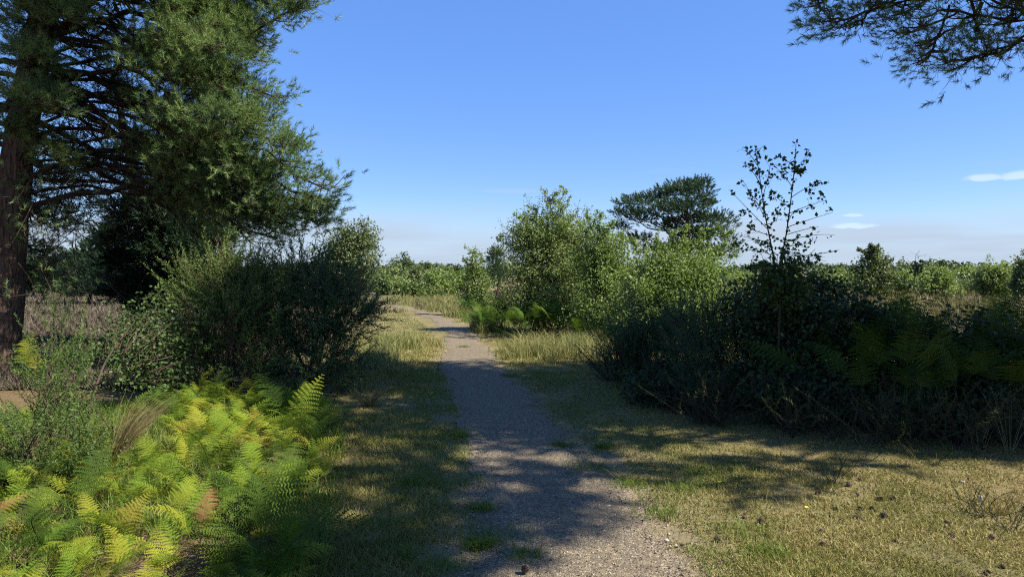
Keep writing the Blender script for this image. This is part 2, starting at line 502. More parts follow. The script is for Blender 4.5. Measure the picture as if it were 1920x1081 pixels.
PATH_L = [gp(*p) for p in ((852, 1081), (868, 1000), (888, 920), (890, 850), (868, 780), (838, 720), (824, 684), (822, 655), (836, 632), (826, 615), (806, 600), (775, 585), (738, 576), (712, 570), (690, 566.5))]
PATH_R = [gp(*p) for p in ((1310, 1081), (1240, 1000), (1170, 920), (1110, 850), (1030, 780), (965, 720), (938, 684), (925, 660), (918, 638), (892, 620), (858, 603), (815, 588), (768, 577), (728, 571), (690, 567.5))]
PY = np.array([p[1] for p in PATH_L])
PL = np.array([p[0] for p in PATH_L]); PR = np.interp(PY, [p[1] for p in PATH_R], [p[0] for p in PATH_R])


YD = np.arange(PY[0], PY[-1] + 0.1, 0.1)
LD, RD = np.interp(YD, PY, PL), np.interp(YD, PY, PR)
for _ in range(3):                                                 # ease the corners of the two edges
    k_ = np.ones(21) / 21
    LD = np.convolve(np.pad(LD, 10, 'edge'), k_, 'valid'); RD = np.convolve(np.pad(RD, 10, 'edge'), k_, 'valid')
MIDD, HALF = (LD + RD) / 2, (RD - LD) / 2 * np.interp(YD, [3, 9, 13, 22, 40], [1, 1, 0.92, 0.78, 0.8])
LD, RD = MIDD - HALF, MIDD + HALF


def path_lr(y):
    y = np.asarray(y, float)
    l = np.interp(y, YD, LD); r = np.interp(y, YD, RD)
    near = y < PY[0]
    l = np.where(near, LD[0] + (PY[0] - y) * 0.03, l); r = np.where(near, RD[0] + (PY[0] - y) * 0.02, r)
    return l, r


def wob(y, k):
    return 0.06 * np.sin(1.3 * y + 2 * k) + 0.05 * np.sin(3.1 * y + k) + 0.035 * np.sin(7.7 * y + 2.3 * k) + 0.02 * np.sin(19.0 * y + 4 * k)


def on_path(x, y, grow=0.0):
    l, r = path_lr(y)
    return (x > l + wob(y, 1.0) - grow) & (x < r + wob(y, 4.0) + grow) & (y < PY[-1])


def vnoise(x, y, s, k=0.0):
    return (np.sin(x * s + 1.3 * np.sin(y * s * 0.7 + k) + k) + np.sin(y * s * 1.13 + 1.7 * np.sin(x * s * 0.6 - k) + 2 * k)) * 0.25 + 0.5


def make_ground():
    s = np.linspace(-1, 1, 201)
    xs = np.sinh(s * 6.2) / np.sinh(6.2) * 2500 + s * 14
    t = np.linspace(0, 1, 221)
    ys = -6 + t * 36 + np.sinh(t ** 2.2 * 6.2) / np.sinh(6.2) * 3000
    ys = np.concatenate([[-900, -200, -50, -15], ys])
    gx, gy = np.meshgrid(xs, ys, indexing='ij')
    V = np.stack([gx, gy, H(gx, gy)], -1).reshape(-1, 3)
    nx, ny = gx.shape
    i, j = np.meshgrid(np.arange(nx - 1), np.arange(ny - 1), indexing='ij')
    F = np.stack([i * ny + j, (i + 1) * ny + j, (i + 1) * ny + j + 1, i * ny + j + 1], -1).reshape(-1, 4)
    o = Buf().add(V, F).build('ground', ground_mat(), smooth=True)
    o['kind'] = 'structure'
    x, y = V[:, 0], V[:, 1]
    heath = 1 / (1 + np.exp(-(-(x + 3.2 + 0.10 * y)) * 1.5)) * (y > 9.5)
    heath = np.maximum(heath, (1 / (1 + np.exp(-(x - 4.5) * 1.2))) * (y > 13) * 0.85)
    litter = 1 / (1 + np.exp(-(fern_edge(y) - 0.05 - x) * 7)) * (y < 10.5)
    litter = np.maximum(litter, 0.4 / (1 + np.exp(-(x - 2.2 - 0.4 * np.abs(y - 8.0)) * 4)) * (y < 12) * (y > 4.8))
    l, r = path_lr(y)
    dist = np.maximum(l - x, x - r)
    worn = np.clip(1.15 - dist / 0.35, 0, 1) * (0.55 + 0.9 * (vnoise(x, y, 3.0, 5.0) - 0.5) + 0.5 * (vnoise(x, y, 7.3, 1.0) - 0.5)) * (y < PY[-1]) * np.clip((17 - y) / 8, 0.15, 1)
    worn = np.clip(worn, 0, 1)
    for nm, arr in (('heath', heath), ('litter', litter), ('worn', worn)):
        a = o.data.attributes.new(nm, 'FLOAT', 'POINT')
        a.data.foreach_set('value', arr.astype(np.float32))
    return o


make_ground()


def make_path():
    y = np.concatenate([np.arange(-1.0, 14, 0.04), np.arange(14, 30, 0.1), np.linspace(30, PY[-1], 60)])
    l, r = path_lr(y)
    l = l + wob(y, 1.0) + rng.normal(size=len(y)) * 0.018; r = r + wob(y, 4.0) + rng.normal(size=len(y)) * 0.018
    k = 14
    u = np.linspace(0, 1, k)
    x = l[:, None] * (1 - u) + r[:, None] * u
    yy = np.repeat(y[:, None], k, 1)
    z = H(x, yy) + 0.004 + 0.012 * np.minimum(1, 8 * u * (1 - u))[None]
    n = len(y)
    i, j = np.meshgrid(np.arange(n - 1), np.arange(k - 1), indexing='ij')
    F = np.stack([i * k + j, i * k + j + 1, (i + 1) * k + j + 1, (i + 1) * k + j], -1).reshape(-1, 4)
    o = Buf().add(np.stack([x, yy, z], -1), F).build('path', path_mat(), smooth=True)
    o['kind'] = 'structure'
    # loose stones lying on the near stretch and spilling over its edges
    n = 14000
    y = 3.2 + 8.5 * rng.random(n) ** 1.9
    l, r = path_lr(y)
    uu = rng.random(n)
    spill = rng.random(n) < 0.22
    uu = np.where(spill, np.where(rng.random(n) < 0.5, -1, 1) * (0.5 + np.abs(rng.normal(size=n)) * 0.16) + 0.5, uu)
    x = l + (r - l) * uu
    s = 0.0035 + 0.0045 * rng.random(n) ** 2 + (rng.random(n) < 0.03) * 0.006 * rng.random(n)
    TV = np.array([[1, 0, 0], [-1, 0.1, 0], [0.1, 1, 0.1], [0, -1, -0.1], [0.1, 0.1, 0.8], [0, 0, -0.8]])
    TF = np.array([[0, 2, 4], [2, 1, 4], [1, 3, 4], [3, 0, 4]])
    rot = frames(unit(rng.normal(size=(n, 3)) * 0.35 + [0, 0, 1]))
    sc = s[:, None] * (0.7 + 0.8 * rng.random((n, 3)))
    pos = np.stack([x, y, H(x, y) + np.where(on_path(x, y), 0.014, 0.006) + s * 0.25], -1)
    tag(Buf().add(*scatter(TV, TF, pos, rot, sc)).build('gravel', M['pebbles']), kind='stuff')


make_path()


def needle_litter():
    """fallen brown pine needles and bits of twig under the pines"""
    n = 9000
    y = 3.2 + 6.0 * rng.random(n) ** 1.5
    x = (rng.random(n) * 2 - 1) * 0.8 * y
    c = 0.5 + 0.25 * np.sin(x * 3.1 + np.sin(y * 2.2)) + 0.25 * np.sin(y * 3.7 + 1.5 * np.sin(x * 2.9))
    k = (c > 0.58) & (x > fern_edge(y) + 0.05)
    x, y = x[k], y[k]
    n = len(x)
    a = rng.random(n) * 2 * math.pi
    L = 0.02 + 0.035 * rng.random(n)
    p = np.stack([x, y, H(x, y) + 0.021], -1)
    d = np.stack([np.cos(a), np.sin(a), 0.1 * rng.normal(size=n)], -1)
    w = np.stack([-np.sin(a), np.cos(a), 0 * a], -1) * (0.0012 + 0.0003 * y)[:, None]
    V = np.stack([p + w, p - w, p + d * L[:, None]], 1).reshape(-1, 3)
    bl = Buf().add(V, np.arange(3 * n).reshape(-1, 3))
    n = 5200                                                       # crumbs of bark, cone scales and dead leaves in the turf
    y = 3.2 + 6.5 * rng.random(n) ** 1.4
    x = (rng.random(n) * 2 - 1) * 0.8 * y
    k = (x > fern_edge(y) + 0.05) & ((x > path_lr(y)[1] - 0.1) | (rng.random(n) < 0.35))
    x, y = x[k], y[k]
    n = len(x)
    p = np.stack([x, y, H(x, y) + 0.012 + 0.012 * rng.random(n)], -1)
    bl.add(*scatter(np.array([[0, 0, 0], [0.5, 0.35, 0.15], [0.1, 1, 0.05], [-0.45, 0.5, 0.2]]), np.array([[0, 1, 2, 3]]), p, frames(unit(rng.normal(size=(n, 3)) * 0.5 + [0, 0, 1])), 0.008 + 0.016 * rng.random(n) ** 2))
    tag(bl.build('needle_litter', M['dead']), kind='stuff')


needle_litter()


# ------------------------------------------------------------------ where the big pines' shade falls
SHADE = [(-1.35, 1.0), (-1.32, 4.2), (-1.55, 5.4), (-2.0, 7.2), (-3.4, 8.0), (-4.9, 8.8), (-5.3, 10.5), (-4.8, 12.3), (-2.4, 12.5), (0.2, 12.2), (1.7, 12.45), (5.0, 12.6),
         (9.0, 12.0), (9.0, 7.2), (4.8, 6.15), (3.4, 6.0), (2.4, 5.15), (1.7, 5.1), (1.25, 5.75), (1.0, 5.6), (0.7, 4.95), (0.18, 4.15), (-0.28, 3.75), (-0.45, 2.6), (0.2, 1.0)]
HOLES = [(gp(940, 868), 0.26, 0.13), (gp(690, 862), 0.40, 0.13), (gp(760, 985), 0.16, 0.16), (gp(1250, 800), 0.35, 0.3), (gp(1400, 840), 0.55, 0.25), (gp(1010, 790), 0.18, 0.12),
         (gp(820, 1045), 0.14, 0.14), (gp(1130, 780), 0.28, 0.16), (gp(1060, 765), 0.16, 0.12), (gp(1080, 862), 0.14, 0.12), (gp(640, 920), 0.14, 0.12), (gp(1560, 850), 0.4, 0.12), (gp(980, 925), 0.13, 0.06),
         (gp(760, 770), 0.3, 0.2), (gp(915, 850), 0.30, 0.16), (gp(1050, 845), 0.32, 0.12), (gp(1000, 905), 0.22, 0.09), (gp(950, 985), 0.16, 0.08), (gp(1100, 905), 0.2, 0.07), (gp(880, 940), 0.2, 0.08), (gp(720, 930), 0.25, 0.1), (gp(650, 1000), 0.16, 0.1), (gp(1190, 840), 0.25, 0.12), (gp(1290, 850), 0.3, 0.14), (gp(1000, 760), 0.2, 0.1), (gp(1310, 770), 0.3, 0.2)]


HOLES = [(c, a * 1.35, b * 1.5) for (c, a, b) in HOLES]
for _ in range(130):
    HOLES.append((np.array([rng.uniform(-2.0, 4.0), rng.uniform(3.6, 9.0)]), rng.uniform(0.06, 0.20), rng.uniform(0.05, 0.11)))


for _ in range(90):
    HOLES.append((np.array([rng.uniform(-2.2, 0.4), rng.uniform(3.8, 9.5)]), rng.uniform(0.10, 0.26), rng.uniform(0.05, 0.11)))


def in_poly(x, y, poly):
    c = np.zeros(np.shape(x), bool)
    n = len(poly)
    for i in range(n):
        (x1, y1), (x2, y2) = poly[i], poly[(i + 1) % n]
        k = ((y1 > y) != (y2 > y)) & (x < (x2 - x1) * (y - y1) / (y2 - y1 + 1e-12) + x1)
        c ^= k
    return c


def shade_ok(P, jit=0.10):
    """would foliage at P shade ground that lies in shade?"""
    g = P[:, :2] - SUN[:2] * (P[:, 2:3] / SUN[2])
    j = jit * np.stack([np.sin(5 * g[:, 1] + 1) + np.sin(11.7 * g[:, 1]), np.sin(4.3 * g[:, 0]) + np.sin(9.9 * g[:, 0] + 2)], -1)
    ok = in_poly(g[:, 0] + j[:, 0], g[:, 1] + j[:, 1], SHADE)
    for (c, a, b) in HOLES:
        ok &= ((g[:, 0] - c[0]) / a) ** 2 + ((g[:, 1] - c[1]) / b) ** 2 > 1
    return ok


def in_view(P, m=0.25):
    d = np.maximum(P[..., 1], 0.05)
    return (P[..., 1] > 0.1) & (np.abs(P[..., 0]) < 0.765 * d + m) & (P[..., 2] < EYE + 0.41 * d + m)


# ------------------------------------------------------------------ pines
def shoot_template(n, length, needle, width, seed, spread=0.9):
    """a pine shoot of unit scale along +Z: needles in a spiral, each one thin triangle"""
    r = np.random.default_rng(seed)
    z = length * (0.1 + 0.9 * r.random(n) ** 0.8)
    a = r.random(n) * 2 * math.pi
    tilt = np.clip(spread * (1.15 - 0.75 * z / length) + r.normal(size=n) * 0.2, 0.1, 1.6)
    d = np.stack([np.sin(tilt) * np.cos(a), np.sin(tilt) * np.sin(a), np.cos(tilt)], -1)
    s = unit(np.cross(d, r.normal(size=(n, 3)))) * width / 2
    b = np.stack([0 * z, 0 * z, z], -1)
    tip = b + d * (needle * (0.75 + 0.4 * r.random(n)))[:, None]
    V = np.stack([b + s, b - s, tip], 1).reshape(-1, 3)
    return V, np.arange(3 * n).reshape(-1, 3)


FINE = [shoot_template(34, 0.115, 0.072, 0.0058, 100 + k, 1.15) for k in range(5)]
MID = [shoot_template(18, 0.20, 0.095, 0.0155, 200 + k) for k in range(4)]
COARSE = [shoot_template(12, 0.26, 0.14, 0.034, 300 + k) for k in range(4)]
FAR_SHOOT = [shoot_template(14, 0.30, 0.18, 0.040, 400 + k) for k in range(4)]


def put_shoots(buf, tmpl, pos, d, sc, m=0):
    if len(pos) == 0:
        return
    which = rng.integers(0, len(tmpl), len(pos))
    R = frames(d)
    for k, (tv, tf) in enumerate(tmpl):
        s = which == k
        if s.any():
            buf.add(*scatter(tv, tf, pos[s], R[s], sc[s]), m)


def limb_tube(a, b, lift, r0, r1, k=9, wig=0.09):
    P = bez(np.array([a]), np.array([b]), np.array([lift]), k)
    w = rng.normal(size=P.shape) * wig * np.linalg.norm(np.asarray(b) - a) * 0.2
    w[:, 0] = 0; w[:, -1] = 0
    P = P + w
    return P, np.linspace(r0, r1, k)[None]


def trunk_mesh(pts, rad, sides=18, rough=0.06, k=40):
    t = np.linspace(0, 1, len(pts)); tt = np.linspace(0, 1, k)
    pts = np.array(pts); P = np.stack([np.interp(tt, t, pts[:, i]) for i in range(3)], -1)
    for _ in range(3):
        P[1:-1] = 0.25 * P[:-2] + 0.5 * P[1:-1] + 0.25 * P[2:]
    R = np.interp(tt, t, rad)
    V, F = tubes(P[None], R[None], sides)
    c = np.repeat(P, sides, 0)
    a = np.tile(np.arange(sides), k); h = np.repeat(np.arange(k), sides)
    f = 1 + rough * (np.sin(a * 2.1 + 0.3 * h) * 0.6 + rng.normal(size=len(V)) * 0.5)
    flare = 1 + 0.5 * np.exp(-np.repeat(P[:, 2] - P[0, 2], sides) / 0.25) * (0.6 + 0.4 * np.sin(a * 2 * math.pi / sides * 5))
    f = f * flare
    return Buf().add(c + (V - c) * f[:, None], F)


def pine_branch(A, B, lift, r0, n_sec, n_shoot, tmpl, sc, crown, root, part='branch', start=0.4, keep=None, bare=10, sec=0.38, up=0.35, flat=0.6):
    """one limb (a part) with twigs and needle shoots that go into the crown buffer"""
    A, B = np.asarray(A, float), np.asarray(B, float)
    P, R = limb_tube(A, B, np.asarray(lift, float), r0, 0.012)
    if part:
        Buf().add(*tubes(P, R, 7)).build(part, M['limb'], root, smooth=True)
    else:
        crown.add(*tubes(P, R, 6), 1)
    P = P[0]
    L = np.linalg.norm(B - A)
    t = np.sort(start + (1 - start) * rng.random(n_sec) ** 0.8)
    t[-1] = 1.0
    ti = np.linspace(0, 1, len(P))
    S = np.stack([np.interp(t, ti, P[:, i]) for i in range(3)], -1)
    fw = unit(B - A)
    side = unit(np.cross(fw, [0, 0, 1.0]))
    sg = rng.choice([-1, 1], n_sec)
    sd = unit(fw[None] * (0.5 + 0.6 * rng.random((n_sec, 1))) + side[None] * (sg * (0.4 + 0.8 * rng.random(n_sec)))[:, None] + np.array([0, 0, 1.0])[None] * (up * rng.normal(0.6, 0.8, n_sec))[:, None])
    sl = sec * min(L, 3.0) * (1.15 - 0.75 * t) * (0.7 + 0.6 * rng.random(n_sec))
    E = S + sd * sl[:, None]
    lf = np.stack([0 * sl, 0 * sl, -0.08 * sl], -1) + rng.normal(size=(n_sec, 3)) * 0.06 * sl[:, None]
    C = bez(S, E, lf, 5)
    crown.add(*tubes(C, np.linspace(1, 0.35, 5)[None] * (0.006 + 0.008 * (sl / sl.max()))[:, None], 4), 1)
    # bare dead twigs nearer the trunk
    if bare:
        tb = 0.1 + 0.6 * rng.random(bare)
        Sb = np.stack([np.interp(tb, ti, P[:, i]) for i in range(3)], -1)
        db = unit(rng.normal(size=(bare, 3)) * [1, 1, 0.7] + fw * 0.6 + np.array([0, 0, -0.25]))
        Eb = Sb + db * (0.3 + 0.7 * rng.random((bare, 1))) * min(1.0, 0.3 * L)
        Cb = bez(Sb, Eb, rng.normal(size=(bare, 3)) * 0.07, 5)
        crown.add(*tubes(Cb, np.linspace(1, 0.3, 5)[None] * np.full((bare, 1), 0.006 * min(1.0, 0.3 * L)), 3), 1)
        S2 = Cb[:, 2]; E2 = S2 + rand_dirs(bare) * 0.35 * min(1.0, 0.3 * L)
        crown.add(*tubes(bez(S2, E2, rng.normal(size=(bare, 3)) * 0.04, 4), np.linspace(1, 0.4, 4)[None] * np.full((bare, 1), 0.004), 3), 1)
    # shoots
    k = rng.integers(0, n_sec, n_shoot)
    u = 0.25 + 0.75 * rng.random(n_shoot) ** 0.7
    base = np.stack([(C[k, 0] * ((1 - u) ** 2)[:, None]), (2 * u * (1 - u))[:, None] * C[k, 2], (u ** 2)[:, None] * C[k, 4]], 0).sum(0)
    off = rng.normal(size=(n_shoot, 3)) * np.array([1, 1, flat]) * (0.09 + 0.09 * sl[k])[:, None]
    pos = base + off
    d = unit(sd[k] * 0.8 + unit(off) * 0.6 + np.array([0, 0, 0.55]) + rng.normal(size=(n_shoot, 3)) * 0.35)
    s = sc * (0.75 + 0.5 * rng.random(n_shoot))
    if keep is not None:
        m = keep(pos)
        pos, d, s = pos[m], d[m], s[m]
        base = base[m]
    sdv = unit(np.cross(pos - base + 1e-4, rng.normal(size=pos.shape))) * 0.004
    crown.add(np.stack([base + sdv, base - sdv, pos + d * 0.05], 1).reshape(-1, 3), np.arange(3 * len(pos)).reshape(-1, 3), 1)
    put_shoots(crown, tmpl, pos, d, s)


def left_pine():
    D = 11.0
    tp = [at(-2, 700, D), at(12, 500, D), at(32, 290, D), at(58, 150, D), at(88, 0, D), at(120, -150, D), at(130, -330, D), at(125, -480, D)]
    tp[0][2] = -0.05
    root = thing('pine_tree', 'large pine with thick reddish trunk at the left edge, tallest tree in view', 'tree', tuple(tp[0]))
    off = np.array(tp[0])

    class Shift(Buf):
        def build(self, name, mats, parent=None, smooth=False):
            self.V = [v - off.astype(np.float32) for v in self.V]
            return Buf.build(self, name, mats, parent, smooth)
    global Buf_saved
    crown = Buf()
    tr = trunk_mesh([p - off for p in tp], [0.27, 0.25, 0.22, 0.21, 0.20, 0.16, 0.10, 0.04])
    tr.build('trunk', M['pine_bark'], root, smooth=True)

    def on_trunk(z):
        zs = [p[2] for p in tp]
        return np.array([np.interp(z, zs, [p[i] for p in tp]) for i in range(3)]) - off
    # limbs whose tips the photograph shows: (px, py, distance, start height offset, shoots)
    tips = [(575, 2, 10.6, 0.3, 273), (465, 60, 11, 0.1, 315), (460, 108, 11.4, 0, 315), (514, 182, 10.5, 0.2, 346), (502, 226, 11, 0, 315), (524, 282, 10.4, 0.5, 346), (497, 325, 11, 0.4, 294), (614, 356, 10.4, 0.9, 231), (592, 415, 11, 0.8, 252), (414, 25, 11.6, 0, 273), (429, 90, 10, 0, 336), (414, 160, 10.4, 0.1, 336), (425, 225, 10, 0.3, 315), (429, 295, 10.2, 0.5, 336), (465, 365, 10.3, 0.8, 241), (490, 400, 10.8, 0.9, 210), (380, 60, 12, 0, 210), (350, 150, 11.8, 0.2, 105), (330, 205, 12.2, 0.3, 96), (300, 250, 11.9, 0.3, 70), (250, 180, 11.3, 0.4, 88), (190, 270, 11.2, 0.5, 44), (240, 345, 12, 0.6, 60), (300, 372, 12.1, 0.1, 49), (160, 330, 12.6, 0.5, 52), (120, 40, 9.6, 0.3, 132), (60, 110, 9.5, 0.3, 156), (20, 190, 9.7, 0.3, 144), (90, 200, 9.4, 0.2, 90), (330, 20, 10.4, 0.1, 160), (250, 40, 12, 0.2, 39), (150, 420, 11.5, 0.7, 38), (60, 420, 12.2, 0.6, 90), (442, 200, 11.2, 0.2, 294), (390, 310, 11.8, 0.5, 210), (60, 20, 9.8, 0.3, 144), (404, 330, 10.8, 0.4, 273), (490, 345, 10.6, 0.5, 294), (440, 400, 11.2, 0.6, 252), (520, 385, 10.9, 0.6, 252), (545, 420, 11.2, 0.7, 189), (380, 250, 11.2, 0.3, 273), (330, 300, 11.4, 0.4, 96), (350, 370, 11.6, 0.5, 99), (260, 300, 11.6, 0.4, 79), (290, 200, 11.6, 0.2, 96), (200, 130, 11.8, 0.2, 70), (300, 110, 11.4, 0.1, 105), (400, 120, 11, 0.1, 294), (430, 60, 10.6, 0.1, 294), (462, 250, 10.7, 0.3, 294), (250, 110, 11.8, 0.3, 70), (140, 200, 11.6, 0.4, 55), (110, 300, 10.4, 0.5, 120), (170, 380, 11.6, 0.6, 60), (110, 340, 11.8, 0.4, 100), (130, 430, 12.2, 0.5, 55), (85, 480, 12.2, 0.5, 120), (105, 530, 12.4, 0.6, 110), (60, 545, 12.2, 0.4, 100), (70, 370, 12, 0.3, 90), (95, 420, 11.8, 0.4, 80), (40, 60, 10.0, 0.3, 130), (85, 130, 10.1, 0.3, 120), (100, 210, 10.2, 0.4, 100), (20, 250, 10.2, 0.4, 100), (95, 20, 10.0, 0.2, 130), (455, 440, 11.4, 0.7, 150), (410, 420, 11.6, 0.7, 130), (500, 425, 11.3, 0.7, 160), (560, 432, 11.0, 1.0, 150), (520, 448, 11.2, 1.0, 150), (470, 455, 11.1, 1.0, 150), (430, 462, 11.4, 1.0, 130), (585, 395, 10.8, 1.0, 170), (600, 372, 10.6, 0.9, 150), (555, 372, 10.8, 0.8, 180), (505, 405, 11.0, 0.8, 180), (390, 440, 11.8, 1.0, 120), (450, 430, 10.9, 0.8, 150), (545, -25, 10.8, 0.2, 260), (525, 12, 10.9, 0.2, 240), (490, -15, 11, 0.2, 260), (455, 40, 11.2, 0.2, 240), (480, 75, 10.8, 0.2, 220)]
    for (px, py, d, dz, ns) in tips:
        B = at(px, py, d) - off
        A = on_trunk(B[2] + off[2] + dz * 0.7 + rng.uniform(-0.15, 0.45) * abs(B[0]))
        L = np.linalg.norm(B - A)
        pine_branch(A, B, [rng.normal() * 0.05 * L, rng.normal() * 0.05 * L, rng.normal(0.05, 0.07) * L], (0.012 + 0.0075 * L) * rng.uniform(0.6, 1.25), 9 + int(2.4 * L), int(ns * 1.12), FINE, 1.15, crown, root, start=0.5 if L > 2.5 else 0.35, bare=int(5 + 4 * L), sec=0.27)
    # the rest of the tree: upper crown and far and left sides
    for k in range(34):
        z = 5.6 + 6.2 * k / 34 + rng.normal() * 0.2
        a = k * 2.4
        L = (4.3 - 2.6 * k / 34) * (0.75 + 0.4 * rng.random())
        A = on_trunk(z)
        B = A + np.array([math.cos(a) * L, math.sin(a) * L, 0.15 * L + 0.2])
        if in_view(np.array([B + off]), 0.4)[0]:
            B[2] += 1.2
        pine_branch(A, B, [0, 0, 0.05 * L], 0.03 + 0.01 * L, 12, 230 if math.cos(a) > -0.2 else 90, COARSE, 1.2, crown, root, start=0.4, bare=3, sec=0.3)
    for k in range(16):                                              # unseen heavy boughs added above the frame to shade the crown's left side
        z = 6.0 + 3.2 * k / 16
        A = on_trunk(z)
        B = A + np.array([rng.uniform(1.3, 3.4), rng.uniform(-2.4, 0.6), rng.uniform(0.2, 0.6)])
        if in_view(np.array([B + off]), 0.35)[0]:
            B[2] += 0.9
        pine_branch(A, B, [0, 0, 0.15], 0.05, 14, 420, COARSE, 1.2, crown, root, start=0.15, bare=3, sec=0.36)
    for k in range(12):
        z = 2.8 + 2.5 * rng.random()
        a = math.pi * (0.75 + 0.5 * rng.random())
        L = 2.2 + 1.6 * rng.random()
        A = on_trunk(z); B = A + np.array([math.cos(a) * L, math.sin(a) * L, 0.1])
        pine_branch(A, B, [0, 0, 0.1], 0.05, 8, 80, COARSE, 1.1, crown, root, bare=4)
    nb = 150
    z0 = rng.uniform(1.6, 4.2, nb)
    S = np.array([on_trunk(z) for z in z0]) + np.stack([rng.uniform(0.05, 1.3, nb), rng.uniform(-0.6, 0.8, nb), 0 * z0], -1)
    E = S + unit(rng.normal(size=(nb, 3)) * [0.8, 0.8, 0.5] + [0.4, 0, -0.9]) * rng.uniform(0.4, 1.3, (nb, 1))
    CB = bez(S, E, rng.normal(size=(nb, 3)) * 0.15, 6)
    crown.add(*tubes(CB, np.linspace(1, 0.3, 6)[None] * np.full((nb, 1), 0.008), 3), 1)
    k = rng.integers(0, nb, 420); t = rng.integers(1, 6, 420)
    S2 = CB[k, t]; E2 = S2 + unit(rng.normal(size=(420, 3)) + [0, 0, -0.5]) * rng.uniform(0.1, 0.4, (420, 1))
    crown.add(*tubes(bez(S2, E2, rng.normal(size=(420, 3)) * 0.04, 4), np.full((420, 4), 0.0035), 3), 1)
    k = rng.integers(0, 420, 420)
    put_shoots(crown, FINE, E2[k] + rng.normal(size=(420, 3)) * 0.04, unit(rng.normal(size=(420, 3)) + [0, 0, 0.2]), rng.uniform(0.8, 1.3, 420))
    tag(crown.build('crown', [M['pine'], M['twig']], root), kind='stuff')


left_pine()


def shaded_pine():
    """the dark pine behind the first, with a leaning stem"""
    D = 14.5
    base = at(330, 640, D); base[2] = 0
    root = thing('pine_tree', 'dark shaded pine with a leaning stem behind the left gorse bush', 'tree', tuple(base))
    tp = [base, at(290, 450, D), at(262, 360, D), at(235, 250, D), at(215, 160, D)]
    tr = trunk_mesh([p - base for p in tp], [0.17, 0.15, 0.12, 0.09, 0.03], sides=12)
    tr.build('trunk', M['pine_bark'], root, smooth=True)
    crown = Buf()
    zs = [p[2] for p in tp]
    tips = [(410, 400, 14), (400, 450, 14.2), (405, 500, 14), (380, 530, 14.4), (330, 540, 14), (250, 540, 14.2), (215, 500, 14.4), (225, 450, 15), (240, 410, 15.2), (370, 350, 14.6), (330, 310, 15), (345, 400, 14.3), (300, 480, 13.8), (350, 470, 13.8),
            (390, 560, 14), (200, 555, 14.5), (270, 570, 14), (330, 430, 13.9), (280, 400, 15), (360, 520, 15), (300, 545, 15)]
    for (px, py, d) in tips:
        B = at(px, py, d) - base
        z = min(max(B[2] + 0.3, 0.3), 5.0)
        A = np.array([np.interp(z, zs, [p[i] for p in tp]) for i in range(3)]) - base
        L = np.linalg.norm(B - A)
        pine_branch(A, B, [0, 0, 0.04], 0.03, 12, 330, MID, 1.3, crown, root, start=0.2, bare=5, sec=0.4)
    tag(crown.build('crown', [M['pine_shaded'], M['twig']], root), kind='stuff')


shaded_pine()


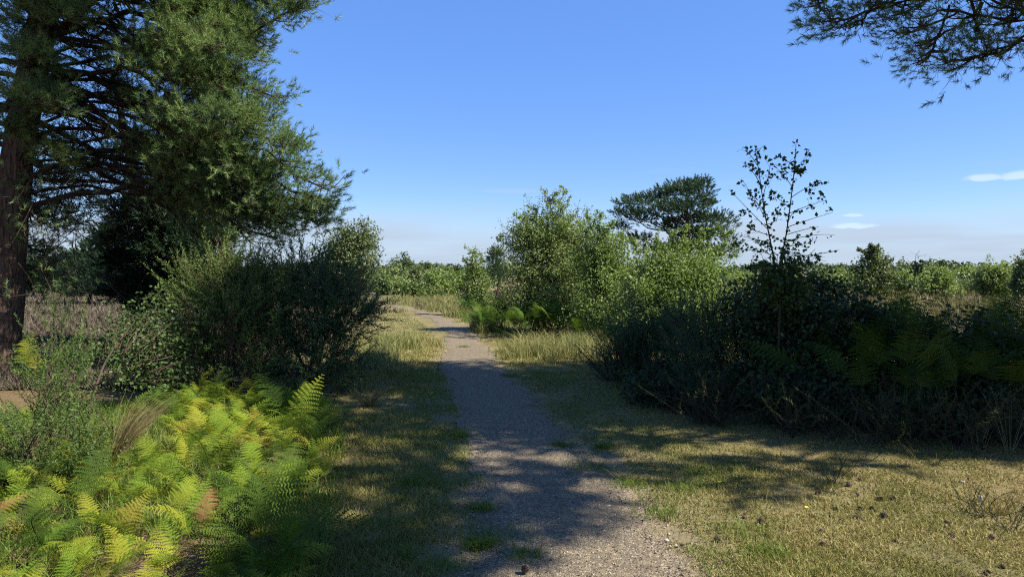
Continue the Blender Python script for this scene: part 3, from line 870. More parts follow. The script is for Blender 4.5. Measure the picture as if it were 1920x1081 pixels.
def overhanging_pines():
    """two pines to the right, out of the frame but for the twigs at its top right corner; they shade the clearing"""
    spec = [((10.8, 7.0), 13.5, 0.24, lambda g: (g[:, 1] > 5.0) & (g[:, 1] > 5.6 - 0.0 * g[:, 0]), 330),
            ((7.4, -0.6), 12.0, 0.22, lambda g: g[:, 1] <= 6.6, 110)]
    for q, (b, top, r0, own, npads) in enumerate(spec):
        base = g3(*b)
        root = thing('pine_tree', ('tall pine at the right whose dark twigs hang into the top right corner' if q == 0 else 'tall pine beside the viewer that throws dappled shade on the path'), 'tree', tuple(base))
        tp = [np.zeros(3), np.array([0.1, 0.1, top * 0.4]), np.array([-0.15, 0.1, top * 0.8]), np.array([0, 0, top])]
        trunk_mesh(tp, [r0, r0 * 0.8, r0 * 0.45, 0.03]).build('trunk', M['pine_bark'], root, smooth=True)
        crown = Buf()
        pads = []
        tries = 0
        while len(pads) < npads and tries < 40000:
            tries += 1
            g = np.array([rng.uniform(-5.2, 9.0), rng.uniform(1.2, 12.5)])
            z = rng.uniform(3.6, top)
            P = np.array([[g[0], g[1], 0]]) + SUN[None] * z / SUN[2]
            if not own(np.array([g]))[0] or not shade_ok(P)[0] or in_view(P, 0.75)[0]:
                continue
            if np.hypot(P[0, 0] - b[0], P[0, 1] - b[1]) > (6.2 if q == 0 else 4.6):
                continue
            A = np.array([np.interp(max(z - 0.5 - 0.12 * np.hypot(P[0, 0] - b[0], P[0, 1] - b[1]), 2.6), [0, top], [0, top]) * e for e in (0, 0, 1.0)])
            A = A + base
            seg = A[None] + np.linspace(0, 1, 14)[:, None] * (P - A[None])
            gs = seg[:, :2] - SUN[:2] * (seg[:, 2:3] / SUN[2])
            lit = (gs[:, 1] > 3.2) & (np.abs(gs[:, 0]) < 0.8 * gs[:, 1]) & ~in_poly(gs[:, 0], gs[:, 1], SHADE)
            if in_view(seg, 0.2).any() or lit.any() or (len(pads) > 3 and min(np.linalg.norm(P[0] - p[1]) for p in pads) < 0.42):
                continue
            pads.append((A, P[0]))
        for (A, P) in pads:
            L = np.linalg.norm(P - A)
            n = 78
            Pt, R = limb_tube(A - base, P - base, [0, 0, 0.05 * L], 0.015 + 0.008 * L, 0.008, k=7)
            crown.add(*tubes(Pt, R, 5), 1)
            pos = P[None] + rng.normal(size=(n, 3)) * np.array([0.42, 0.42, 0.16])
            m = shade_ok(pos, 0.12) & ~in_view(pos, 0.3)
            pos = pos[m]
            if len(pos) == 0:
                continue
            d = unit(unit(pos - P[None]) * 0.8 + np.array([0, 0, 0.5]) + rng.normal(size=pos.shape) * 0.3)
            put_shoots(crown, COARSE, pos - base, d, 1.15 * (0.8 + 0.5 * rng.random(len(pos))))
        if q == 0:
            # the bough that shows in the top right corner
            cover = []
            D = 7.4
            S = at(2010, 60, D) - base
            A = np.array([0, 0, 4.9])
            P, R = limb_tube(A, S, [0, 0, 0.2], 0.09, 0.03)
            Buf().add(*tubes(P, R, 8)).build('branch', M['pine_bark'], root, smooth=True)
            for (sx, sy, tx, ty, d2, ns) in ((2010, 60, 1905, 78, 7.3, 30), (1990, 40, 1760, 20, 7.2, 60), (1910, 78, 1790, 112, 7.1, 80), (1910, 76, 1850, 105, 7.2, 50), (1800, 20, 1700, 60, 7.0, 60),
                                             (1780, 10, 1740, 110, 7.0, 60), (1820, 0, 1840, 70, 7.2, 70), (1890, 50, 1900, 20, 7.5, 50), (1960, 30, 1800, -25, 7.3, 60), (1800, -20, 1640, 10, 7.1, 80), (1680, 0, 1555, 40, 7.0, 65),
                                             (1660, -20, 1500, -10, 7.1, 60), (1650, 0, 1600, 45, 7.2, 50), (1560, -30, 1650, -20, 7.3, 60), (1700, -10, 1690, 25, 7.0, 40), (1850, -20, 1920, 0, 7.2, 60), (1960, 10, 1890, 95, 7.1, 35), (1530, -30, 1540, 20, 7.2, 40), (1820, 30, 1730, 80, 7.3, 40)):
                a = at(sx, sy, (d2 + D) / 2) - base; b2 = at(tx, ty, d2) - base
                cover.append(b2 + base)
                pine_branch(a, b2, [0, 0, -0.03], 0.012, 8, int(ns * 1.0), FINE, 0.85, crown, root, part=None, start=0.3, bare=3, sec=0.42, flat=0.9)
            for p in cover * 3:  # unseen shoots added on the sun side to darken the visible bough
                q2 = p + SUN * rng.uniform(1.0, 3.2) + rng.normal(size=3) * 0.15
                pos = q2 + rng.normal(size=(40, 3)) * np.array([0.4, 0.4, 0.16])
                pos = pos[~in_view(pos, 0.12)]
                if len(pos):
                    Pt, R = limb_tube(np.array([0, 0, min(6.0, q2[2])]), pos.mean(0) - base, [0, 0, 0.1], 0.03, 0.008, k=7)
                    if not in_view(Pt[0] + base, 0.05).any():
                        crown.add(*tubes(Pt, R, 5), 1)
                    put_shoots(crown, COARSE, pos - base, unit(rng.normal(size=pos.shape) + [0, 0, 0.8]), 1.1 * (0.8 + 0.5 * rng.random(len(pos))))
        tag(crown.build('crown', [M['pine'], M['twig']], root), kind='stuff')


overhanging_pines()


def far_pine(px, top, base_y, D, rx, label, lobes, name='pine_tree', n=70, sc=1.0, tmpl=None, lean=0.0):
    """a pine at middle distance whose crown is built of flat pads at the given photo points"""
    b = at(px, 510, D); b[2] = 0
    root = thing(name, label, 'tree', tuple(b))
    topz = at(px, top, D)[2]
    tp = [np.zeros(3), np.array([0.2 + lean * 0.4, 0, topz * 0.35]), np.array([0.1 + lean, 0, topz * 0.7]), np.array([lean * 1.3, 0, topz * 0.95])]
    trunk_mesh(tp, [0.028 * topz, 0.022 * topz, 0.014 * topz, 0.02], sides=10, k=20).build('trunk', M['pine_bark'], root, smooth=True)
    crown = Buf()
    for (lx, ly, dd, w, h) in lobes:
        c = at(lx, ly, D + dd) - b
        rw, rh = w / FPX * D, h / FPX * D
        z0 = min(max(c[2] - 0.35 * abs(c[0]) - 0.3, topz * 0.3), topz * 0.85)
        A = np.array([np.interp(z0, [p[2] for p in tp], [p[0] for p in tp]), 0, z0])
        P, R = limb_tube(A, c, [0, 0, -0.05 * np.linalg.norm(c - A)], 0.02 * topz * 0.5, 0.02)
        crown.add(*tubes(P, R, 5), 1)
        k = int(n * max(0.5, rw * max(rw, 0.5)) / 1.0)
        u = rand_dirs(k) * (rng.random((k, 1)) ** 0.4)
        bump = 1 + 0.3 * np.sin(5 * u[:, :1] + lx) * np.sin(4 * u[:, 1:2] + ly)
        pos = c + u * np.array([rw, rw * 0.9, rh]) * bump
        q = max(4, k // 25)
        e = pos[:q]
        crown.add(*tubes(bez(np.repeat(P[0, -2:-1], q, 0), e, rng.normal(size=(q, 3)) * 0.1, 4), np.full((q, 4), 0.018), 3), 1)
        d = unit(u * np.array([1, 1, 0.5]) + np.array([0, 0, 0.7]) + rng.normal(size=(k, 3)) * 0.3)
        put_shoots(crown, tmpl or FAR_SHOOT, pos, d, sc * (0.7 + 0.6 * rng.random(k)))
    tag(crown.build('crown', [M['pine_far'], M['twig']], root), kind='stuff')


far_pine(1285, 338, 560, 45, 115, 'broad flat topped pine standing behind the birch scrub', [
    (1290, 352, 0, 40, 10), (1255, 362, .5, 38, 10), (1312, 366, -.5, 30, 12), (1225, 372, 1, 30, 10), (1190, 380, 0, 34, 10), (1170, 398, -.5, 24, 9), (1200, 408, .5, 36, 11), (1165, 428, .5, 20, 8), (1245, 392, -1, 42, 12), (1290, 388, -.6, 42, 13), (1290, 412, 1, 40, 12),
    (1335, 410, 0, 36, 12), (1360, 420, .6, 24, 14), (1330, 440, -.5, 40, 14), (1365, 452, .5, 22, 16), (1300, 440, .8, 36, 12), (1255, 425, 1, 34, 10), (1275, 465, .5, 44, 12), (1345, 475, .5, 38, 14), (1225, 470, 1, 30, 10), (1310, 345, .5, 24, 8), (1330, 380, .8, 12, 7), (1195, 448, .8, 24, 7)],
    n=120, sc=1.05)
far_pine(165, 455, 570, 34, 60, 'young bushy green pine standing in the heather beyond the big trunk', [
    (172, 462, 0, 16, 12), (165, 480, 0, 34, 14), (190, 490, .5, 36, 14), (135, 492, -.3, 34, 14), (170, 505, -.5, 52, 14), (205, 515, 0, 40, 16), (125, 515, .3, 36, 14), (165, 530, -.6, 56, 14), (215, 540, 0, 34, 12), (120, 538, .3, 34, 12), (170, 545, -.3, 52, 10)],
    n=300, sc=0.8)
far_pine(60, 470, 565, 44, 60, 'pale green pine partly hidden behind the big trunk at left', [
    (60, 480, 0, 30, 14), (75, 500, 0, 44, 16), (45, 515, .3, 50, 16), (85, 530, .3, 40, 16)], n=120)
far_pine(930, 470, 560, 40, 30, 'small dark pine just left of the large birch', [
    (930, 478, 0, 12, 12), (925, 495, 0, 20, 12), (938, 510, 0, 22, 14), (920, 530, 0, 24, 14)], n=250, sc=0.8)


# ------------------------------------------------------------------ broadleaved trees and scrub
LEAF = (np.array([[0, 0, 0], [0.34, 0.42, 0.06], [0, 1, 0], [-0.34, 0.42, 0.06]]), np.array([[0, 1, 2, 3]]))


def env_points(lobes, n, shell=0.45):
    """points inside a union of ellipsoids (cx,cy,cz,rx,ry,rz), denser towards the skin"""
    lobes = np.array(lobes, float)
    w = (lobes[:, 3] * lobes[:, 4] * lobes[:, 5]) ** 0.8
    k = rng.choice(len(lobes), n, p=w / w.sum())
    u = rand_dirs(n) * rng.random((n, 1)) ** shell
    # uneven skin
    f = 1 + 0.16 * np.sin(4.1 * u[:, :1] + k[:, None]) * np.sin(3.7 * u[:, 1:2] - k[:, None]) + 0.10 * np.sin(9 * u[:, 2:3] + 2 * k[:, None])
    return lobes[k, :3] + u * lobes[k, 3:] * f, u


def leafy(root, lobes, n_twig, n_leaf, size, leaf, bark='twig', stems=3, stem_r=0.03, spires=(), up=0.5, crown_name='crown', wander=0.1, tr=0.005, shell=0.45, spread=0.16, dead=0, along=0.35, clump=0.0, wisps=0):
    """stems (part) and a crown of twigs and leaves; all coordinates relative to the root"""
    crown = Buf()
    lob = np.array(lobes, float)
    zt = (lob[:, 2] + lob[:, 5]).max()
    cx, cy = lob[:, 0].mean(), lob[:, 1].mean()
    st = Buf()
    tips = []
    for s in range(stems):
        e = lob[s % len(lob), :3] + np.array([0, 0, lob[s % len(lob), 5] * 0.6])
        b = np.array([rng.normal() * 0.06 * stems, rng.normal() * 0.06 * stems, -0.03])
        P = bez(b[None], e[None], np.array([[0.1 * (b[0] - e[0]), 0, 0.0]]), 9)
        P[:, 1:-1] += rng.normal(size=P[:, 1:-1].shape) * 0.03 * zt / 4
        st.add(*tubes(P, np.linspace(stem_r, stem_r * 0.25, 9)[None], 8))
        tips.append(P[0])
    st.build('trunk' if stems == 1 else 'stem', M[bark], root, smooth=True)
    E, U = env_points(lobes, n_twig, shell)
    E[:, 2] = np.maximum(E[:, 2], 0.04)
    SP = np.array(tips)
    k = rng.integers(0, len(tips), n_twig)
    hz = np.clip(E[:, 2] - (0.25 + 0.5 * rng.random(n_twig)) * np.hypot(E[:, 0] - cx, E[:, 1] - cy), 0.0, zt)
    idx = np.argmin(np.abs(SP[k, :, 2] - hz[:, None]), 1)
    S = SP[k, idx]
    # start twigs part of the way out so that they follow the limbs, not one straight spoke each
    f = 0.55 * rng.random((n_twig, 1))
    S = S * (1 - f) + E * f + rng.normal(size=S.shape) * 0.05
    S[:, 2] = np.maximum(S[:, 2], 0.0)
    ln = np.linalg.norm(E - S, axis=1)
    C = bez(S, E, rng.normal(size=(n_twig, 3)) * wander * ln[:, None] + np.array([0, 0, -0.05]) * ln[:, None], 4)
    crown.add(*tubes(C, np.linspace(1.3, 0.35, 4)[None] * np.full((n_twig, 1), tr), 3), 1)
    if spires:
        SPX = []
        for (x0, y0, z0, x1, y1, z1) in spires:
            SPX.append(bez(np.array([[x0, y0, z0]]), np.array([[x1, y1, z1]]), rng.normal(size=(1, 3)) * 0.06, 6)[0])
        SPX = np.array(SPX)
        crown.add(*tubes(SPX, np.linspace(1.4, 0.3, 6)[None] * np.full((len(SPX), 1), tr * 1.3), 4), 1)
        # sparse side twigs on spires
        q = 7
        a = np.repeat(np.arange(len(SPX)), q); t = rng.integers(1, 6, len(a))
        S2 = SPX[a, t]
        E2 = S2 + unit(rng.normal(size=S2.shape) * [1, 1, 0.4] + [0, 0, 0.5]) * (0.08 + 0.25 * rng.random((len(a), 1))) * (zt / 4)
        C2 = bez(S2, E2, rng.normal(size=S2.shape) * 0.02, 6)
        crown.add(*tubes(C2, np.full((len(a), 6), tr * 0.5), 3), 1)
        nsp = int(n_leaf * 0.05)
        CS = np.concatenate([SPX, C2])
        put_leaves(crown, CS, nsp, size * 0.9, 0.0, spread * 0.25, up)
    if wisps:
        EW, UW = env_points(lobes, wisps * 4, 0.12)
        kk = np.argsort(-(UW[:, 2] + 0.5 * rng.random(len(UW))))[:wisps]
        EW, UW = EW[kk], UW[kk]
        dw = unit(UW * 0.5 + np.array([0, 0, 0.9]) + rng.normal(size=EW.shape) * 0.25)
        CW = bez(EW - dw * 0.15, EW + dw * (0.10 + 0.45 * rng.random((wisps, 1)) ** 1.5) * (zt / 4.0), rng.normal(size=EW.shape) * 0.03, 4)
        crown.add(*tubes(CW, np.full((wisps, 4), tr * 0.55), 3), 1)
        put_leaves(crown, CW, wisps * 14, size * 0.85, 0.0, spread * 0.35, up)
    put_leaves(crown, C, n_leaf, size, along, spread, up, clump)
    if dead:
        put_leaves(crown, C, dead, size, 0.0, spread, up, 0, 2)
    return tag(crown.build(crown_name, [M[leaf], M['twig'], M['dead']], root), kind='stuff')


def put_leaves(crown, C, n, size, along, spread, up, clump=0.0, m=0):
    w = np.ones(len(C))
    if clump:
        w = np.exp(clump * rng.normal(size=len(C)))
    k = rng.choice(len(C), n, p=w / w.sum())
    t = (along + (1 - along) * rng.random(n)) * (C.shape[1] - 1.001)
    i = t.astype(int); f = (t - i)[:, None]
    p = C[k, i] * (1 - f) + C[k, i + 1] * f + rng.normal(size=(n, 3)) * spread
    p[:, 2] = np.maximum(p[:, 2], 0.02)
    nrm = unit(rng.normal(size=(n, 3)) + np.array([0, 0, up]))
    R = frames(nrm)
    crown.add(*scatter(LEAF[0], LEAF[1], p, R, size * (0.65 + 0.6 * rng.random(n))), m)


def lobes_px(spec, D, base):
    """(px, py, depth offset, half width px, half height px) -> ellipsoids relative to the base"""
    out = []
    for (px, py, dd, w, h) in spec:
        c = at(px, py, D + dd) - base
        out.append((c[0], c[1], c[2], w / FPX * D, w / FPX * D * 0.85, h / FPX * D))
    return out


def spires_px(spec, D, base):
    out = []
    for (x0, y0, x1, y1) in spec:
        a = at(x0, y0, D + rng.normal() * 0.2) - base; b = at(x1, y1, D + rng.normal() * 0.2) - base
        out.append((*a, *b))
    return out


def tree_px(name, label, cat, px, D, spec, n_twig, n_leaf, size, leaf, spires=(), group=None, **kw):
    b = at(px, 510, D); b[2] = float(H(b[0], b[1]))
    root = thing(name, label, cat, tuple(b), group=group)
    leafy(root, lobes_px(spec, D, b), n_twig, n_leaf, size, leaf, spires=spires_px(spires, D, b), **kw)
    return root


# the large birch right of the path
tree_px('birch_tree', 'large bushy birch with wispy pointed tops right of the path', 'tree', 1035, 19,
        [(985, 445, .2, 56, 44), (1088, 455, -.2, 56, 52), (1030, 400, 0, 46, 33), (1040, 440, 0, 84, 48), (990, 470, 0, 67, 55), (1075, 470, -.3, 77, 66), (965, 520, 0, 59, 55), (1030, 530, -.5, 102, 62), (1090, 540, -.6, 84, 66), (955, 560, .2, 51, 33), (1040, 590, -.4, 115, 33), (1000, 440, .3, 51, 44)],
        800, 52000, 0.058, 'birch', bark='twig', stems=6, stem_r=0.045, wisps=190, spread=0.10, clump=0.5,
        spires=[(1030, 400, 1052, 352), (1025, 400, 1022, 362), (1040, 410, 1070, 368), (1015, 410, 985, 385), (1000, 430, 965, 405), (985, 450, 945, 425), (1060, 420, 1083, 388), (1075, 440, 1110, 405), (1030, 390, 1040, 356), (1045, 400, 1062, 358), (975, 470, 935, 450), (965, 490, 922, 470)])
tree_px('birch_tree', 'shorter yellowish birch joined to the right side of the large birch', 'tree', 1140, 17,
        [(1120, 450, 0, 44, 40), (1140, 490, 0, 56, 44), (1110, 500, .2, 51, 55), (1150, 540, -.4, 72, 55), (1130, 590, -.5, 77, 40)],
        520, 32000, 0.057, 'birch_yellow', stems=5, stem_r=0.035, wisps=120, spread=0.10, clump=0.5,
        spires=[(1115, 440, 1100, 405), (1130, 440, 1128, 402), (1140, 450, 1150, 415), (1150, 470, 1168, 440), (1105, 450, 1090, 415)])
tree_px('birch_tree', 'low spreading birch scrub in full sun in front of the flat topped pine', 'tree', 1260, 15,
        [(1225, 500, 0, 72, 40), (1290, 490, 0, 77, 37), (1345, 500, .3, 59, 40), (1200, 550, -.3, 82, 48), (1270, 550, -.5, 95, 55), (1340, 560, -.2, 72, 55), (1240, 600, -.4, 115, 44), (1330, 610, -.3, 77, 44)],
        800, 50000, 0.056, 'birch_yellow', stems=7, stem_r=0.03, wisps=190, spread=0.11, clump=0.6,
        spires=[(1200, 480, 1185, 445), (1240, 480, 1232, 440), (1280, 470, 1290, 420), (1310, 470, 1330, 425), (1350, 480, 1362, 440), (1330, 470, 1345, 430), (1265, 470, 1262, 436)])
tree_px('birch_tree', 'slim pale birch left of the large birch, beside the path', 'tree', 892, 26,
        [(890, 500, 0, 20, 26), (895, 530, 0, 28, 26), (885, 555, 0, 24, 24), (905, 560, -.2, 28, 26)],
        220, 9500, 0.075, 'birch', stems=3, stem_r=0.03, wisps=50, spread=0.10,
        spires=[(885, 490, 876, 466), (893, 490, 890, 470), (900, 495, 905, 475), (880, 500, 868, 485)])
# the round willow beyond the left bushes
tree_px('willow_tree', 'rounded grey green tree rising behind the left gorse bushes', 'tree', 655, 34,
        [(665, 445, 0, 44, 34), (690, 455, 0, 34, 32), (630, 460, 0, 38, 36), (655, 490, -.4, 66, 34), (612, 490, 0, 34, 30), (665, 525, 0, 60, 30), (610, 535, 0, 60, 34)],
        520, 20000, 0.125, 'willow', bark='twig', stems=4, stem_r=0.10, wisps=70, spread=0.14, tr=0.01, clump=0.5)
# scrub and trees beyond the end of the path
mid = [('gorse_bush', 'dark green gorse bush at the far bend of the path', 790, 44, [(790, 548, 0, 44, 16), (765, 545, 0, 26, 18)], 'gorse', 2600, 0.11),
       ('gorse_bush', 'gorse bush right of the bend, half behind the brown grass', 838, 46, [(838, 552, 0, 26, 13), (852, 556, 0, 16, 9)], 'gorse', 1500, 0.11),
       ('scrub_bush', 'tall olive scrub bush left of the far bend', 735, 50, [(738, 528, 0, 34, 26), (715, 535, 0, 28, 24)], 'birch', 2600, 0.13),
       ('scrub_bush', 'pointed olive scrub bush below the domed oak', 770, 62, [(768, 515, 0, 28, 20), (780, 530, 0, 34, 20)], 'willow', 2400, 0.15),
       ('scrub_bush', 'yellow green birch scrub right of the domed oak', 828, 66, [(828, 525, 0, 40, 18), (800, 528, 0, 26, 16)], 'birch_yellow', 2600, 0.15),
       ('scrub_bush', 'bright yellow birch scrub beside the slim pale birch', 866, 58, [(866, 530, 0, 28, 20), (884, 535, 0, 20, 22)], 'birch_yellow', 2400, 0.14),
       ('scrub_bush', 'small yellow scrub bush under the twin dark oaks', 838, 110, [(838, 512, 0, 14, 12)], 'birch_yellow', 900, 0.2),
       ('birch_tree', 'lone birch with a pale slender stem on the heath at right', 1637, 40, [(1637, 478, 0, 18, 18), (1640, 500, 0, 34, 22), (1615, 510, 0, 24, 22), (1660, 515, 0, 28, 26), (1635, 530, -.3, 46, 24)], 'willow', 9500, 0.10),
       ('scrub_bush', 'grey green scrub bush right of the lone birch', 1748, 46, [(1740, 525, 0, 34, 24), (1775, 522, 0, 30, 24), (1760, 540, 0, 50, 18)], 'birch', 3200, 0.12),
       ('scrub_bush', 'rounded sunny willow bush near the right edge', 1860, 40, [(1862, 508, 0, 36, 24), (1845, 525, 0, 30, 24), (1880, 530, 0, 40, 24)], 'birch', 7000, 0.10),
       ('scrub_bush', 'dark tall scrub cut off by the right edge', 1922, 36, [(1918, 500, 0, 16, 26), (1925, 530, 0, 30, 34)], 'willow', 4200, 0.09),
       ('scrub_bush', 'low olive scrub left of the lone birch', 1580, 52, [(1580, 522, 0, 30, 18), (1550, 528, 0, 24, 16)], 'birch', 1800, 0.13),
       ('scrub_bush', 'small scrub bush between the lone birch and the grey scrub', 1695, 60, [(1695, 525, 0, 24, 16)], 'birch_yellow', 1400, 0.14),
       ('scrub_bush', 'low yellowish scrub far behind the rounded willow bush', 1810, 70, [(1810, 516, 0, 28, 12)], 'birch_yellow', 1400, 0.18),
       ('scrub_bush', 'pale scrub behind the dark pine on the left heath', 330, 48, [(320, 520, 0, 60, 26), (390, 525, 0, 40, 24)], 'birch', 3000, 0.13),
       ('scrub_bush', 'light green scrub left of the young heath pine', 95, 50, [(60, 530, 0, 40, 24), (100, 528, 0, 34, 24)], 'birch', 2200, 0.13)]
for (nm, lb, px, D, spec, leaf, nl, sz) in mid:
    one = nm == 'birch_tree'
    tree_px(nm, lb, 'tree' if one else 'bush', px, D, spec, max(40, nl // 60), int(nl * 1.3), sz * 1.35, leaf, bark='birch_bark' if one else 'twig', stems=1 if one else 4, stem_r=0.06 if one else 0.03, spread=0.13, tr=0.008, clump=0.4, wisps=30,
            spires=[(1637, 470, 1632, 456), (1640, 470, 1646, 460), (1625, 480, 1612, 468)] if one else ())
belt = [(1565, 70, 24, 14, 522), (1600, 85, 26, 12, 518), (1690, 80, 30, 14, 516), (1725, 95, 26, 12, 513), (1790, 62, 26, 15, 524), (1800, 90, 30, 12, 514), (1835, 100, 28, 12, 510), (1895, 80, 30, 14, 516), (1915, 60, 26, 18, 522), (1530, 90, 26, 12, 516), (1480, 80, 30, 14, 518), (1700, 55, 22, 12, 532), (1820, 52, 20, 12, 534), (1590, 58, 24, 12, 532), (1760, 110, 40, 10, 510), (1660, 120, 36, 10, 510),
        (735, 90, 24, 12, 524), (785, 85, 24, 12, 526), (812, 100, 30, 12, 514), (850, 95, 28, 12, 518), (885, 100, 28, 16, 514), (705, 70, 30, 22, 520), (860, 75, 22, 12, 530), (760, 80, 22, 14, 528), (900, 70, 24, 18, 520),
        (120, 70, 50, 18, 515), (220, 60, 46, 18, 520), (430, 60, 50, 20, 518), (520, 70, 50, 18, 516), (560, 60, 40, 22, 520), (1400, 90, 40, 14, 516), (1120, 80, 40, 14, 514),
        (1692, 66, 22, 20, 510), (1748, 72, 34, 18, 508), (1905, 58, 26, 26, 506), (1545, 64, 24, 18, 514), (728, 78, 26, 22, 508), (1610, 90, 20, 18, 508), (1815, 95, 18, 16, 506)]
for q, (px, D, w, h, py) in enumerate(belt):
    h = h * rng.uniform(0.7, 1.5)
    zone = 'under the left pine' if px < 600 else 'left of the domed oak' if px < 756 else 'between the domed oak and the slim birch' if px < 920 else 'behind the birch scrub' if px < 1450 else 'left of the lone heath birch' if px < 1637 else 'right of the lone heath birch' if px < 1770 else 'around the rounded willow bush'
    kind = ('light green', 'mid green', 'yellowish green', 'dark green')[q % 4]
    tree_px('scrub_bush', 'distant %s scrub bush %s' % (kind, zone), 'bush', px, D, [(px, py, 0, w, h), (px - w * 0.5, py + 7, 0, w * 0.7, h * 0.8), (px + w * 0.55, py + 6, 0.5, w * 0.6, h * 0.8), (px, py + 14, 0, w * 1.1, h * 0.8)], 50, 1300, 0.0036 * D, ('willow', 'scrub', 'birch', 'oak')[q % 4],
            group='distant %s scrub bushes %s' % (kind, zone), stems=3, stem_r=0.03, spread=0.2, tr=0.01, clump=0.5)
for (px, D, spec, lb) in (
        (756, 190, [(757, 493, 0, 26, 19), (742, 500, 0, 22, 15), (774, 500, 0, 20, 15), (756, 508, 0, 36, 16)], 'domed dark oak at the centre of the horizon'),
        (805, 200, [(798, 502, 0, 16, 12), (815, 510, 0, 22, 12), (790, 512, 0, 20, 12)], 'lower oak just right of the domed oak'),
        (852, 230, [(856, 503, 0, 12, 8), (835, 508, 0, 14, 8), (862, 512, 0, 20, 9)], 'pair of distant dark oaks left of the slim birch'),
        (1767, 260, [(1767, 497, 0, 6, 9), (1767, 504, 0, 9, 8)], 'tiny dark pointed tree on the horizon at right'),
        (1815, 300, [(1812, 502, 0, 14, 6), (1800, 505, 0, 12, 5)], 'small dark distant tree left of the rounded willow bush'),
        (1575, 230, [(1580, 503, 0, 22, 6), (1560, 506, 0, 18, 6)], 'pale distant oak left of the lone birch')):
    tree_px('oak_tree', lb, 'tree', px, D, spec, 140, 3000, 0.58, 'oak', bark='twig', stems=1, stem_r=0.3, spread=0.45, tr=0.05, clump=0.3)


def far_wood():
    """the wooded skyline far off: one mass"""
    b = Buf()
    n = 30000
    a = rng.uniform(math.radians(-62), math.radians(62), n)
    r = rng.uniform(330, 620, n)
    x, y = r * np.sin(a), r * np.cos(a)
    h = 3.0 + (r - 330) / 290 * 5.0 + 1.3 * np.sin(a * 37) + 1.1 * np.sin(a * 83 + r * 0.05) + 0.9 * np.sin(a * 190 + r * 0.11)
    z = h * rng.random(n) ** 0.45
    R = frames(unit(rng.normal(size=(n, 3)) + [0, 0, 0.6]))
    b.add(*scatter(LEAF[0] - [0, 0.5, 0], LEAF[1], np.stack([x, y, z], -1), R, rng.uniform(1.2, 3.0, n)))
    tag(b.build('far_wood', M['far']), kind='stuff')


far_wood()


# ------------------------------------------------------------------ gorse
def gorse_template(seed, n=24, L=0.36):
    """a feathery gorse shoot along +Z: a stalk with spiny side sprigs"""
    r = np.random.default_rng(seed)
    V, F = [], []
    z = np.linspace(0.04, L, n)
    a = np.arange(n) * 2.4 + r.normal(size=n) * 0.3
    ln = 0.07 * (1.1 - 0.75 * z / L) * (0.7 + 0.5 * r.random(n))
    til = 0.75 + 0.25 * r.normal(size=n)
    d = np.stack([np.sin(til) * np.cos(a), np.sin(til) * np.sin(a), np.cos(til)], -1)
    o = np.stack([0 * z, 0 * z, z], -1)
    k = 0
    for i in range(n):
        for s in range(3):
            t = s / 3
            p = o[i] + d[i] * ln[i] * t
            dd = unit(d[i] + r.normal(size=3) * 0.6)
            w = unit(np.cross(dd, r.normal(size=3))) * 0.0046
            V += [p + w, p - w, p + dd * ln[i] * (0.6 if s < 2 else 0.45)]
            F.append([k, k + 1, k + 2]); k += 3
    V += [[0.004, 0, 0], [-0.004, 0, 0], [0, 0, L]]; F.append([k, k + 1, k + 2])
    return np.array(V), np.array(F)


GORSE = [gorse_template(500 + k) for k in range(4)]


